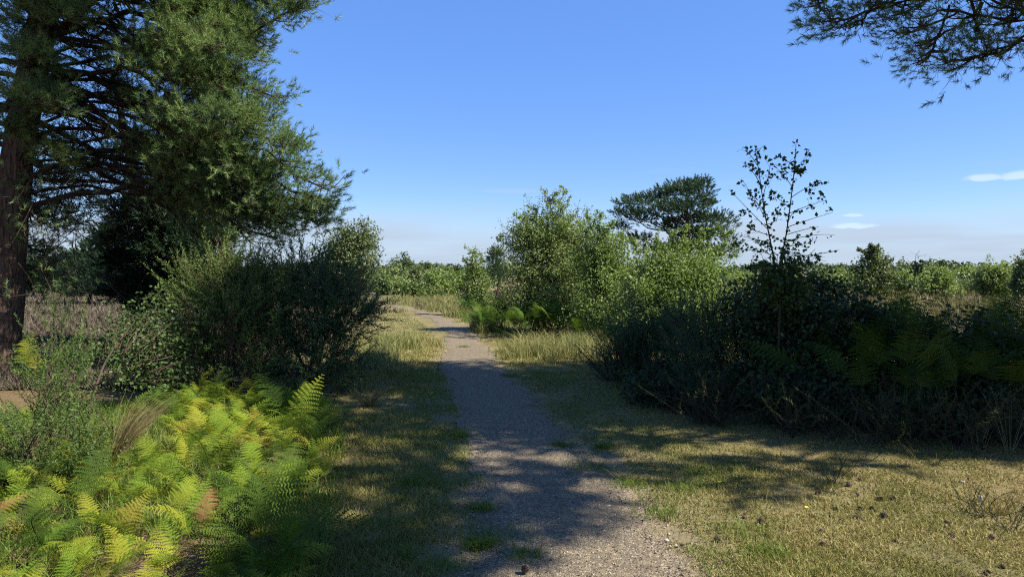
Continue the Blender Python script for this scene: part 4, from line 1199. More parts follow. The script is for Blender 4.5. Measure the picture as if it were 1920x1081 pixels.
def gorse(name, label, base, lobes, n_twig, n_shoot, leaf, sc=1.0, group=None, dead=0.15, up=0.6, brown=0, stem_r=0.025):
    root = thing(name, label, 'bush', tuple(base), group=group)
    lob = np.array(lobes, float)
    st, crown = Buf(), Buf()
    n_shoot, sc = int(n_shoot * 0.8), sc * 1.1
    S, E = [], []
    for k in range(len(lob)):
        e = lob[k, :3]
        S.append([rng.normal() * 0.12, rng.normal() * 0.12, -0.02]); E.append(e)
    P = bez(np.array(S), np.array(E), rng.normal(size=(len(lob), 3)) * 0.08, 7)
    st.add(*tubes(P, np.linspace(1, 0.4, 7)[None] * np.full((len(lob), 1), stem_r), 6))
    st.build('stem', M['twig'], root, smooth=True)
    T, U = env_points(lobes, n_twig, 0.4)
    T[:, 2] = np.maximum(T[:, 2], 0.05)
    pp = P.reshape(-1, 3)
    near = np.argmin(((T[:, None] - pp[None]) ** 2).sum(-1) + 0.6 * np.maximum(0, pp[None, :, 2] - T[:, None, 2] + 0.1), 1)
    s0 = pp[near]
    C = bez(s0, T, rng.normal(size=T.shape) * 0.08 + np.array([0, 0, -0.04]), 6)
    crown.add(*tubes(C, np.linspace(1, 0.4, 6)[None] * np.full((n_twig, 1), 0.007), 3), 1)
    k = rng.integers(0, n_twig, n_shoot)
    t = (0.45 + 0.55 * rng.random(n_shoot) ** 0.6) * 4.999
    i = t.astype(int); f = (t - i)[:, None]
    p = C[k, i] * (1 - f) + C[k, i + 1] * f + rng.normal(size=(n_shoot, 3)) * 0.05
    d = unit(unit(C[k, 5] - C[k, 0]) * 0.6 + U[k] * 0.6 + np.array([0, 0, up]) + rng.normal(size=(n_shoot, 3)) * 0.4)
    s = sc * (0.6 + 0.7 * rng.random(n_shoot))
    pl = max(10, n_twig // 4)
    topk = np.argsort(-(T[:, 2] + 0.25 * rng.random(n_twig)))[:pl * 2][::2]
    pd = unit(U[topk] * 0.7 + np.array([0, 0, 0.9]) + rng.normal(size=(len(topk), 3)) * 0.25)
    put_shoots(crown, GORSE, C[topk, 5] - pd * 0.08, pd, sc * rng.uniform(1.1, 1.7, len(topk)), 0)
    nd = int(dead * n_shoot)
    inner = np.argsort(t)[:nd]
    dm = np.zeros(n_shoot, bool); dm[inner] = True
    put_shoots(crown, GORSE, p[dm], d[dm], s[dm], 2)
    put_shoots(crown, GORSE, p[~dm], d[~dm], s[~dm], 0)
    tag(crown.build('crown', [M[leaf], M['twig'], M['dead']], root), kind='stuff')
    return root


def gorse_px(label, px, D, spec, nt, ns, leaf, **kw):
    b = at(px, 510, D); b[2] = float(H(b[0], b[1]))
    return gorse('gorse_bush', label, b, lobes_px(spec, D, b), nt, ns, leaf, **kw)


gorse_px('olive gorse bush with sunlit feathery top in front of the dark pine', 410, 9.2,
         [(400, 530, 0, 64, 44), (460, 530, 0, 66, 52), (350, 540, .1, 40, 34), (430, 600, -.2, 90, 60), (390, 640, 0, 80, 60), (460, 680, -.3, 84, 60)],
         300, 1500, 'gorse', dead=0.28)
gorse_px('dark shaded gorse bush leaning out to the left edge of the path', 590, 9.6,
         [(560, 520, 0, 62, 44), (620, 530, -.2, 56, 40), (540, 590, 0, 80, 60), (630, 590, -.2, 70, 50), (660, 590, -.3, 46, 34), (580, 660, -.3, 90, 60), (640, 660, -.3, 50, 50), (525, 700, -.3, 60, 50)],
         340, 1700, 'gorse_shaded', dead=0.16, up=0.35)
# lower shaded gorse on the right
gorse_px('low black green gorse bush at the left end of the shaded right thicket', 1215, 10.2,
         [(1160, 660, 0, 36, 40), (1200, 640, 0, 56, 46), (1260, 630, .2, 60, 50), (1180, 690, -.2, 50, 30), (1250, 690, -.3, 70, 36)], 200, 850, 'gorse_shaded', dead=0.2)
gorse_px('shaded gorse bush under the leggy sapling in the right thicket', 1370, 8.8,
         [(1330, 640, 0, 70, 56), (1400, 640, 0, 70, 60), (1340, 710, -.3, 80, 50), (1420, 720, -.3, 70, 50)], 200, 800, 'gorse_shaded', dead=0.25)
# spiky young gorse at the left margin
for (px, py, D, w, h, lb) in ((95, 640, 7.0, 26, 90, 'tall young gorse spire left of the leafy shrub'), (60, 760, 5.6, 60, 90, 'spiky young gorse plant at the left margin, above the shaded fern'), (125, 700, 6.2, 40, 70, 'young gorse clump in front of the tall gorse spire'),
                              (22, 860, 4.9, 50, 110, 'spiky gorse seedling cut off by the left edge, in front of the rest'), (150, 850, 5.0, 26, 70, 'small upright gorse sprig beside the yellow fern')):
    b = at(px, 510, D); b[2] = float(H(b[0], b[1]))
    top = at(px, py - h, D)[2]
    gorse('gorse_seedling', lb, b, [(0, 0, top * 0.35, w / FPX * D, w / FPX * D, top * 0.35), (0.05, 0, top * 0.7, w / FPX * D * 0.6, w / FPX * D * 0.6, top * 0.3)], 34, 95, 'gorse_young', sc=0.7, dead=0.05, up=1.0, stem_r=0.01)

# ------------------------------------------------------------------ leafy shrubs of the foreground
# small-leaved shrub with a dark crooked stem
b = g3(*gp(162, 815))
root = thing('leafy_shrub', 'leafy green shrub with one dark crooked stem at left', 'shrub', tuple(b))
pts = [b + [0, 0, -0.03], at(168, 770, b[1]), at(180, 722, b[1] + 0.1), at(200, 668, b[1] + 0.5), at(262, 590, b[1] + 1.2)]
trunk_mesh([p - b for p in pts], [0.017, 0.015, 0.013, 0.011, 0.004], sides=7, rough=0.03, k=16).build('trunk', M['twig'], root, smooth=True)
cr = Buf()
P = bez(np.array([pts[2] - b]), np.array([at(205, 708, b[1]) - b]), np.zeros((1, 3)), 5)
cr.add(*tubes(P, np.linspace(0.009, 0.004, 5)[None], 5), 1)
E, U = env_points(lobes_px([(270, 605, 1.4, 70, 26), (330, 640, 1.7, 62, 56), (245, 655, 1.2, 60, 40), (320, 700, 1.6, 66, 44), (235, 695, 1.0, 40, 30), (290, 580, 1.5, 30, 20), (370, 690, 1.8, 40, 50), (205, 640, 1.2, 30, 24)], b[1], b), 170, 0.5)
k = rng.integers(2, 5, 170)
S = np.array([p - b for p in pts])[k]
C = bez(S * 0.5 + E * 0.5, E, rng.normal(size=E.shape) * 0.06, 6)
cr.add(*tubes(C, np.full((170, 6), 0.004), 3), 1)
put_leaves(cr, C, 5000, 0.046, 0.15, 0.10, 0.5)
tag(cr.build('crown', [M['bramble'], M['twig']], root), kind='stuff')


def tall_sapling():
    """the leggy birch sapling standing out against the sky on the right"""
    D = 7.8
    b = at(1450, 510, D); b[2] = float(H(b[0], b[1]))
    root = thing('birch_sapling', 'leggy dark birch sapling with two thin leaders against the sky', 'tree', tuple(b))
    L1 = [at(1462, 560, D), at(1450, 480, D), at(1434, 400, D), at(1424, 330, D), at(1415, 272, D)]
    L2 = [at(1462, 500, D + .1), at(1476, 430, D + .1), at(1486, 350, D + .1), at(1491, 300, D + .1), at(1493, 262, D + .1)]
    cr = Buf()
    st = Buf()
    main = np.array([b * 1.0, (b + L1[0]) / 2 + [0.03, 0, 0], L1[0]]) - b
    main[0, 2] = -0.03
    tt = np.linspace(0, 1, 9)
    R9 = np.linspace(0.016, 0.013, 9)[None]
    line = lambda pts: np.stack([np.interp(tt, np.linspace(0, 1, len(pts)), np.array(pts)[:, i]) for i in range(3)], -1)
    st.add(*tubes(line(main)[None], R9, 8)).build('trunk', M['twig'], root, smooth=True)
    leaders = []
    for L in (L1, L2):
        P = line([p - b for p in L]) if L is L1 else line([L1[0] - b] + [p - b for p in L])
        Buf().add(*tubes(P[None], np.linspace(0.011, 0.0025, 9)[None], 6)).build('leader', M['twig'], root, smooth=True)
        leaders.append(P)
    side = [(1440, 430, 1370, 358), (1436, 410, 1390, 335), (1428, 350, 1392, 305), (1420, 310, 1400, 285), (1420, 310, 1437, 272), (1430, 370, 1445, 305), (1445, 455, 1380, 440), (1450, 480, 1385, 470), (1440, 440, 1400, 425), (1434, 400, 1408, 375),
            (1484, 370, 1530, 345), (1488, 330, 1515, 292), (1490, 310, 1470, 300), (1485, 350, 1448, 308), (1480, 400, 1550, 375), (1478, 425, 1562, 398), (1474, 440, 1535, 425), (1470, 455, 1565, 440), (1466, 480, 1568, 470), (1470, 470, 1550, 490), (1482, 390, 1440, 360), (1490, 320, 1508, 318),
            (1455, 500, 1400, 505), (1460, 500, 1530, 500), (1455, 520, 1410, 530), (1460, 520, 1540, 525), (1450, 470, 1420, 455), (1468, 470, 1500, 440), (1470, 460, 1520, 455), (1452, 490, 1430, 470), (1476, 420, 1500, 395), (1440, 420, 1460, 400), (1458, 510, 1490, 480)]
    A = np.array([at(s[0], s[1], D) for s in side]) - b
    B = np.array([at(s[2], s[3], D + rng.normal() * 0.3) for s in side]) - b
    C = bez(A, B, rng.normal(size=A.shape) * 0.02 + [0, 0, 0.02], 7)
    cr.add(*tubes(C, np.linspace(0.0045, 0.0018, 7)[None] * np.ones((len(C), 1)), 4), 1)
    k2 = rng.integers(0, len(C), 70); i2 = rng.integers(2, 6, 70)
    A2 = C[k2, i2]; B2 = A2 + unit(C[k2, 6] - C[k2, 0]) * 0.10 + rng.normal(size=(70, 3)) * 0.07
    C2 = bez(A2, B2, rng.normal(size=A2.shape) * 0.01, 7)
    cr.add(*tubes(C2, np.full((70, 7), 0.0014), 3), 1)
    put_leaves(cr, np.concatenate([C, C2]), 720, 0.052, 0.12, 0.014, 0.3)
    put_leaves(cr, np.array([l[::1][:, :] for l in leaders])[:, 2:], 170, 0.050, 0.0, 0.018, 0.3)
    E, U = env_points(lobes_px([(1440, 490, 0, 50, 36), (1490, 490, 0, 60, 34), (1450, 540, 0, 80, 40), (1510, 540, 0, 60, 40)], D, b), 110, 0.6)
    S = np.array([L1[0] - b])[np.zeros(110, int)]
    C = bez(S * 0.6 + E * 0.4, E, rng.normal(size=E.shape) * 0.05, 6)
    cr.add(*tubes(C, np.full((110, 6), 0.003), 3), 1)
    put_leaves(cr, C, 1500, 0.06, 0.2, 0.05, 0.4)
    tag(cr.build('crown', [M['sapling'], M['twig']], root), kind='stuff')


tall_sapling()
for (px, D, spec, lb, nt, nl) in (
        (1480, 8.3, [(1430, 580, 0, 90, 50), (1500, 580, 0, 90, 50), (1450, 650, -.3, 100, 60), (1540, 640, -.2, 90, 60), (1390, 620, 0, 70, 60)], 'dense dark bramble bush around the foot of the leggy sapling', 260, 6500),
        (1500, 9.0, [(1400, 560, 0, 66, 44), (1470, 545, 0, 66, 44), (1540, 560, 0, 66, 44), (1590, 575, 0, 60, 44)], 'tall dark bramble bush behind the leggy sapling', 220, 5600),
        (1290, 8.6, [(1230, 730, 0, 80, 44), (1310, 745, 0, 80, 44), (1380, 760, -.2, 70, 40)], 'low dark bramble at the left front of the thicket', 180, 4400),
        (1740, 6.9, [(1660, 790, 0, 80, 50), (1750, 800, 0, 90, 54), (1850, 810, 0, 90, 56)], 'low dark bramble at the right front of the thicket', 200, 5000),
        (1640, 8.0, [(1600, 600, 0, 90, 56), (1680, 615, 0, 90, 60), (1620, 690, -.4, 110, 60)], 'dark bramble bush below the arching bracken at right', 220, 5200),
        (1840, 7.4, [(1780, 650, 0, 100, 70), (1880, 650, 0, 90, 70), (1940, 700, 0, 90, 80), (1840, 750, -.3, 130, 60)], 'dark bramble bush at the right edge of the thicket', 240, 5600),
        (1560, 7.4, [(1480, 730, 0, 90, 56), (1570, 740, 0, 90, 56), (1650, 760, 0, 90, 56)], 'low dark bramble in front of the thicket, above the lit grass', 200, 4600)):
    tree_px('bramble_bush', lb, 'bush', px, D, spec, nt, nl, 0.06, 'dark_leaf', stems=5, stem_r=0.012, spread=0.07, tr=0.004, up=0.9)
# small leafy tip rising over the far heath
tree_px('birch_sapling', 'tiny dark sapling tip poking above the bracken at right', 'tree', 1718, 9.0, [(1715, 510, 0, 14, 14), (1722, 500, 0, 10, 10)], 14, 60, 0.05, 'sapling', stems=1, stem_r=0.006, spread=0.02, tr=0.002,
        spires=[(1718, 505, 1722, 482)])


# ------------------------------------------------------------------ bracken
def frond_mesh(name, seed, mat, n=15, stipe=0.30, blade=0.62, droop=1.0, half=0.5, a0=0.30):
    """one bracken frond: stipe and rachis arching from the origin towards +X, side leaflets cut into teeth"""
    r = np.random.default_rng(seed)
    k = 26
    s = np.linspace(0, 1, k)
    s0 = 0.75 * stipe / (stipe + blade)
    ang = a0 + 1.45 * droop * np.clip((s - s0) / (1 - s0), 0, 1) ** 1.1 + 0.12 * np.sin(9 * s + seed)
    curl = r.normal() * 0.25
    ds = (stipe + blade) / (k - 1)
    x = np.concatenate([[0], np.cumsum(np.sin(ang[:-1]) * ds)]); z = np.concatenate([[0], np.cumsum(np.cos(ang[:-1]) * ds)])
    P = np.stack([x, curl * x * x + 0.02 * np.sin(s * 3 + seed), z], -1)
    b = Buf()
    b.add(*tubes(P[None, ::3], np.linspace(0.0045, 0.0012, len(P[::3]))[None], 4))
    V, F, c = [], [], 0
    sl = stipe + blade
    for i in range(n):
        u = (i + 0.5) / n
        pos_s = (stipe + blade * u) / sl
        p = np.array([np.interp(pos_s, s, P[:, q]) for q in range(3)])
        a = np.interp(pos_s, s, ang)
        fw = np.array([math.sin(a), 0, math.cos(a)]); nr = np.array([-math.cos(a), 0, math.sin(a)])
        ln = half * blade * (1 - u) ** 0.85 * min(1, 0.75 + 1.2 * u) + 0.01
        for sg in (-1, 1):
            L = ln * (0.88 + 0.24 * r.random())
            d = unit(np.array([0, sg, 0]) + fw * (0.42 + 0.2 * r.random()) + nr * (0.10 * r.normal()))
            nn = unit(np.cross(fw, d) * sg)
            m = max(4, int(4 + 9 * L / (half * blade)))
            wv = unit(np.cross(nn, d))
            dr = -0.25 * L
            for q in range(m):
                t0 = q / m
                o = p + d * L * t0 + np.array([0, 0, dr * t0 * t0])
                tl = L * 0.19 * (1 - t0 * 0.9) + 0.004
                wd = L / m * 0.62
                for sd in (-1, 1):
                    dd = unit(wv * sd + d * 0.55 + nn * 0.12 * r.normal())
                    V += [o - d * wd * 0.5, o + d * wd * 0.8, o + dd * tl]
                    F.append([c, c + 1, c + 2]); c += 3
    b.add(np.array(V), np.array(F))
    return b.mesh(name, mat)


FR = {key: [frond_mesh('frond', 30 + q, M[key], n=13 + q % 4, stipe=(0.10, 0.22, 0.30, 0.16, 0.26, 0.2, 0.12, 0.3)[q], blade=(0.46, 0.55, 0.6, 0.5, 0.52, 0.58, 0.42, 0.48)[q], droop=(1.15, 0.95, 0.75, 1.3, 1.05, 0.85, 1.2, 1.0)[q], half=(0.42, 0.36, 0.40, 0.45, 0.36, 0.38, 0.44, 0.40)[q]) for q in range(8)]
      for key in ('fern', 'fern_yellow', 'fern_brown', 'fern_deep')}
# taller fronds on long stalks
for key in ('fern', 'fern_deep', 'fern_mid'):
    FR[key + '_tall'] = [frond_mesh('frond', 80 + q, M[key], n=16, stipe=(0.75, 0.9, 0.6, 0.85, 0.7)[q], blade=(0.75, 0.8, 0.7, 0.65, 0.8)[q], droop=(1.0, 1.15, 0.9, 1.2, 1.05)[q], half=(0.36, 0.33, 0.38, 0.36, 0.34)[q], a0=0.10) for q in range(5)]


def bracken(x, y, key, label, group, n=4, size=1.0, z=None, az=None, lean=0.0):
    root = thing('bracken_fern', label, 'fern', (x, y, float(H(x, y)) - 0.01 if z is None else z), rng.uniform(0, 6.28) if az is None else az, group)
    for q in range(n):
        o = link('frond', FR[key][rng.integers(0, len(FR[key]))], root)
        sp = q * 2 * math.pi / n + rng.normal() * 0.4 if az is None else rng.normal() * 0.5
        o.location = (rng.normal() * 0.03, rng.normal() * 0.03, 0)
        o.rotation_euler = (rng.normal() * 0.28, rng.normal() * 0.22 + lean, sp)
        k = size * rng.uniform(0.75, 1.15)
        o.scale = (k, k, k)
    return root


def poisson(n, sample, gap, tries=6000):
    pts = []
    for _ in range(tries):
        p = sample()
        if p is None:
            continue
        if all((p[0] - q[0]) ** 2 + (p[1] - q[1]) ** 2 > gap * gap for q in pts):
            pts.append(p)
            if len(pts) >= n:
                break
    return pts


def left_bank():
    y = rng.uniform(3.0, 8.3)
    x = rng.uniform(-0.78 * y - 0.2, fern_edge(y) - 0.12)
    if y > 6.6 and x < -3.9:
        return None
    return (x, y)


def bank_zone(x, y):
    if y < 4.0:
        return 'along the bottom edge of the picture' if x > -2.2 else 'in the bottom left corner of the picture'
    if x > fern_edge(y) - 0.55:
        return 'at the edge of the bank, next to the shaded grass'
    if y > 6.7:
        return 'below the big gorse bushes at the back of the bank'
    if x < -0.55 * y:
        return 'among the young gorse at the left edge'
    if x < -0.40 * y:
        return 'around the straw coloured tussock'
    return 'in the middle of the sunny bank' if y > 5.2 else 'in the sunny bank above the large dark fern'


for (x, y) in poisson(260, left_bank, 0.195):
    r = rng.random()
    near_gap = math.hypot(x + 3.9, y - 6.2) < 0.9
    if near_gap and rng.random() < 0.6:
        continue
    if r < 0.85:
        zone = bank_zone(x, y)
        bracken(x, y, 'fern', 'yellow green bracken fern ' + zone, 'yellow green bracken ferns ' + zone, n=int(rng.integers(3, 6)), size=0.43 + 0.024 * y)
    elif r < 0.95:
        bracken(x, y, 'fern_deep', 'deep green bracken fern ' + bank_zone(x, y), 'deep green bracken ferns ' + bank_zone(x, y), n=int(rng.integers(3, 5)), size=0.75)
    else:
        bracken(x, y, 'fern_brown', 'withered brown bracken fern ' + bank_zone(x, y), 'withered brown bracken ferns ' + bank_zone(x, y), n=int(rng.integers(1, 3)), size=0.5, lean=0.35)
for (px, py, key, lb, n, s, az) in (
        (175, 905, 'fern_yellow', 'bright yellow bracken fern beside the straw coloured tussock', 5, 0.75, None),
        (480, 1110, 'fern_deep', 'large dark green shaded bracken fern at the bottom edge', 7, 1.0, None),
        (545, 860, 'fern', 'tall upright bracken fern at the right end of the sunny bank', 6, 0.85, None),
        (540, 800, 'fern_deep', 'shaded bracken fern at the foot of the dark gorse bush', 6, 1.0, None),
        (380, 1030, 'fern_brown', 'single brown upright bracken frond left of the large dark fern', 1, 0.6, None),
        (60, 720, 'fern', 'bracken fern at the foot of the big pine trunk', 5, 0.95, None),
        (170, 700, 'fern', 'bracken fern behind the crooked stem of the leafy shrub', 5, 0.9, None),
        (30, 960, 'fern_deep', 'deep green bracken fern at the left edge below the gorse', 6, 0.9, None),
        (612, 910, 'fern', 'small bracken fern at the edge of the shaded grass', 4, 0.6, None)):
    g = gp(px, py)
    bracken(g[0], g[1], key, lb, None, n, s, az=az)


def clump_at(pts_fn, n, gap, key, label, group, size, nf=(4, 7), zone=None):
    for (x, y) in poisson(n, pts_fn, gap):
        z = ' ' + zone(x, y) if zone else ''
        bracken(x, y, key, label + z, group + z, n=int(rng.integers(*nf)), size=size * rng.uniform(0.85, 1.2))


c0 = gp(985, 632)
clump_at(lambda: (c0[0] + rng.uniform(-1.25, 1.5), c0[1] + rng.uniform(-0.5, 2.4)), 56, 0.30, 'fern_mid_tall', 'bracken fern at the foot of the large birch,', 'bracken ferns under the large birch,', 0.68, zone=lambda x, y: ('next to the path' if x < c0[0] - 0.35 else 'behind the tall dry grass') if y < c0[1] + 0.9 else 'deep under its branches')
c1 = gp(1135, 645)
clump_at(lambda: (c1[0] + rng.uniform(-0.5, 0.5), c1[1] + rng.uniform(-0.4, 0.6)), 6, 0.35, 'fern', 'bracken fern between the birch and the dark gorse', 'bracken ferns beside the dark gorse', 1.0)


def right_bank():
    y = rng.uniform(6.6, 9.6)
    x = rng.uniform(3.3, 0.80 * y)
    if x < 3.4 + 0.3 * abs(y - 8):
        return None
    return (x, y)


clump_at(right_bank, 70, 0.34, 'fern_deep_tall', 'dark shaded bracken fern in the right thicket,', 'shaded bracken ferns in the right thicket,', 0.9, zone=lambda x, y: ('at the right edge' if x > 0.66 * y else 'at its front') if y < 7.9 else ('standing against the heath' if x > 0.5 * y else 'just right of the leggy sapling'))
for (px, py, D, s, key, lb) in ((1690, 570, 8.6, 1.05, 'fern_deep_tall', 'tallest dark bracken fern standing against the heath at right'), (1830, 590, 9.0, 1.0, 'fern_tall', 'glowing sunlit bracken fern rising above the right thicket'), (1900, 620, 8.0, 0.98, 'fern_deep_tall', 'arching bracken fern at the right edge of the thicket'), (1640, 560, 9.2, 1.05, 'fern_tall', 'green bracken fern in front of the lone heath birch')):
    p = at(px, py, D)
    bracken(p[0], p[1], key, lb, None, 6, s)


# ------------------------------------------------------------------ heather sprigs at the thicket's foot
def sprig_mesh(seed, n=14, h=0.42):
    r = np.random.default_rng(seed)
    b = Buf()
    A = np.stack([r.normal(size=n) * 0.05, r.normal(size=n) * 0.05, 0 * np.zeros(n)], -1)
    E = A + np.stack([r.normal(size=n) * 0.22, r.normal(size=n) * 0.22, h * (0.5 + 0.6 * r.random(n))], -1)
    C = bez(A, E, r.normal(size=(n, 3)) * 0.05, 6)
    b.add(*tubes(C, np.linspace(0.004, 0.002, 6)[None] * np.ones((n, 1)), 3), 1)
    m = 1500
    k = r.integers(0, n, m); t = (0.25 + 0.75 * r.random(m)) * 4.999
    i = t.astype(int); f = (t - i)[:, None]
    p = C[k, i] * (1 - f) + C[k, i + 1] * f
    d = unit(unit(C[k, 5] - C[k, 0]) + r.normal(size=(m, 3)) * 0.7)
    w = unit(np.cross(d, r.normal(size=(m, 3)))) * 0.003
    V = np.stack([p + w, p - w, p + d * (0.015 + 0.02 * r.random((m, 1)))], 1).reshape(-1, 3)
    b.add(V, np.arange(3 * m).reshape(-1, 3))
    return b.mesh('heather_plant', [M['sprig'], M['twig']])


SPR = [sprig_mesh(700 + q) for q in range(5)]
edge_pts = [gp(*p) for p in ((1135, 715), (1200, 745), (1280, 775), (1360, 800), (1450, 815), (1540, 830), (1630, 840), (1720, 845), (1810, 850), (1915, 855))]
ex, ey = np.array([p[0] for p in edge_pts]), np.array([p[1] for p in edge_pts])
for q in range(44):
    x = rng.uniform(ex[0], ex[-1] + 0.5)
    y = float(np.interp(x, ex, ey)) + abs(rng.normal()) * 0.55
    o = link('heather_plant', SPR[rng.integers(0, 5)])
    o.location = (x, y, float(H(x, y)) - 0.01)
    s = rng.uniform(0.8, 1.5)
    o.rotation_euler = (0, 0, rng.uniform(0, 6.28)); o.scale = (s, s, s)
    zone = 'under the low dark gorse' if x < 2.2 else 'below the leggy sapling' if x < 3.2 else 'where the lit grass begins' if x < 4.1 else 'at the right edge of the picture'
    tag(o, 'dark heather plant at the foot of the thicket, ' + zone, 'heather', 'heather plants at the foot of the thicket, ' + zone)
for (px, py, s, lb) in ((1562, 905, 0.5, 'small heather tuft at the edge of the shade on the right grass'), (1835, 965, 0.55, 'small heather tuft beside the pale stone at right'), (1895, 990, 0.5, 'small heather tuft at the right edge of the lit grass')):
    g = gp(px, py)
    o = link('heather_plant', SPR[0 if s > 0.52 else 1])
    o.location = (g[0], g[1], float(H(*g))); o.scale = (s, s, s); o.rotation_euler = (0, 0, px)
    tag(o, lb, 'heather')


# ------------------------------------------------------------------ grasses
def blades(x, y, h, w, lean, seg=1, base_dz=0.0):
    """grass blades: seg 1 = one triangle, seg 2 = bent"""
    n = len(x)
    a = rng.random(n) * 2 * math.pi
    b = np.stack([x, y, H(x, y) + base_dz], -1)
    la = rng.random(n) * 2 * math.pi
    lv = np.stack([np.cos(la), np.sin(la), 0 * la], -1) * (lean * h * np.abs(rng.normal(0.6, 0.5, n)))[:, None]
    s = np.stack([np.cos(a), np.sin(a), 0 * a], -1) * (w / 2)[:, None]
    up = np.array([0, 0, 1.0]) * h[:, None]
    if seg == 1:
        V = np.stack([b + s, b - s, b + up * 0.9 + lv], 1).reshape(-1, 3)
        return V, np.arange(3 * n).reshape(-1, 3)
    m = b + up * 0.6 + lv * 0.35
    tip = b + up * 0.92 + lv * 1.2
    V = np.stack([b + s, b - s, m + s * 0.7, m - s * 0.7, tip], 1).reshape(-1, 3)
    F = np.array([[0, 1, 3], [0, 3, 2], [2, 3, 4]])
    return V, (np.arange(n)[:, None, None] * 5 + F[None]).reshape(-1, 3)


def lawn():
    b = Buf()
    n = 430000
    y = 3.0 + 14.0 * rng.random(n) ** 1.7
    x = (rng.random(n) * 2 - 1) * 0.80 * y
    keep = (~on_path(x, y, -0.02)) & (x > fern_edge(np.minimum(y, 9)) - 0.5)
    l, r = path_lr(y)
    dist = np.maximum(l - x, x - r)
    bare = vnoise(x, y, 4.0, 1.0) * 0.5 + vnoise(x, y, 11.0, 2.0) * 0.5
    keep &= (bare > 0.37) | (rng.random(n) < 0.34)
    keep &= (dist > 0.25) | (rng.random(n) < 0.25 + 2.4 * np.maximum(dist, 0)) & (bare > 0.4)
    lush = ((x < l) & (y > 3)).astype(float)
    x, y, lush, bare = x[keep], y[keep], lush[keep], bare[keep]
    h = (0.010 + 0.018 * rng.random(len(x))) * (1 + 0.5 * lush) * (0.7 + 0.8 * vnoise(x, y, 2.2, 4.0)) * (1 + 0.03 * y)
    w = 0.0038 + 0.0009 * y
    b.add(*blades(x, y, h, w, 1.1))
    # scruffy longer blades and lush tufts
    n = 7000
    y2 = 3.0 + 12.0 * rng.random(n) ** 1.5
    x2 = (rng.random(n) * 2 - 1) * 0.8 * y2
    k = (~on_path(x2, y2, 0.03)) & (x2 > fern_edge(np.minimum(y2, 9)) - 0.3) & (vnoise(x2, y2, 5.0, 7.0) > 0.55)
    x2, y2 = x2[k], y2[k]
    b.add(*blades(x2, y2, 0.035 + 0.06 * rng.random(len(x2)), 0.003 + 0.0006 * y2, 1.1, 2))
    tag(b.build('grass', M['grass']), kind='stuff')
    # fresh green along the path edges and in tufts on it
    g = Buf()
    spots = [gp(*p) for p in ((900, 1020), (930, 1000), (870, 900), (770, 905), (740, 985), (760, 1040), (1130, 830), (1100, 870), (1180, 900), (1280, 910), (1320, 880), (1440, 1040), (980, 1040), (855, 815), (1010, 700), (960, 705), (870, 650), (1400, 1000), (1050, 830), (820, 1060), (905, 950), (1240, 960))]
    for (cx_, cy_) in spots:
        k = 260
        rr = 0.05 + 0.10 * rng.random()
        x = cx_ + rng.normal(size=k) * rr; yy = cy_ + rng.normal(size=k) * rr * 0.8
        g.add(*blades(x, yy, 0.03 + 0.05 * rng.random(k), np.full(k, 0.0045), 1.0, 2))
    n = 26000
    y = 3.2 + 9 * rng.random(n) ** 1.4
    l, r = path_lr(y)
    left = rng.random(n) < 0.6
    x = np.where(left, l - np.abs(rng.normal(size=n)) * 0.7, r + np.abs(rng.normal(size=n)) * 0.9 + 0.1)
    k = (vnoise(x, y, 3.0, 11.0) > 0.5) & (x > fern_edge(np.minimum(y, 9)) - 0.2)
    x, y = x[k], y[k]
    g.add(*blades(x, y, 0.025 + 0.035 * rng.random(len(x)), 0.0035 + 0.0006 * y, 1.0))
    # greenery between the ferns
    n = 30000
    y = rng.uniform(3.0, 8.4, n); x = rng.uniform(-6.4, -0.8, n)
    k = (x < fern_edge(y) + 0.1) & (vnoise(x, y, 2.5, 3.0) > 0.32)
    x, y = x[k], y[k]
    g.add(*blades(x, y, 0.08 + 0.16 * rng.random(len(x)), np.full(len(x), 0.007), 0.9, 2))
    tag(g.build('green_grass', M['green_grass']), kind='stuff')


lawn()


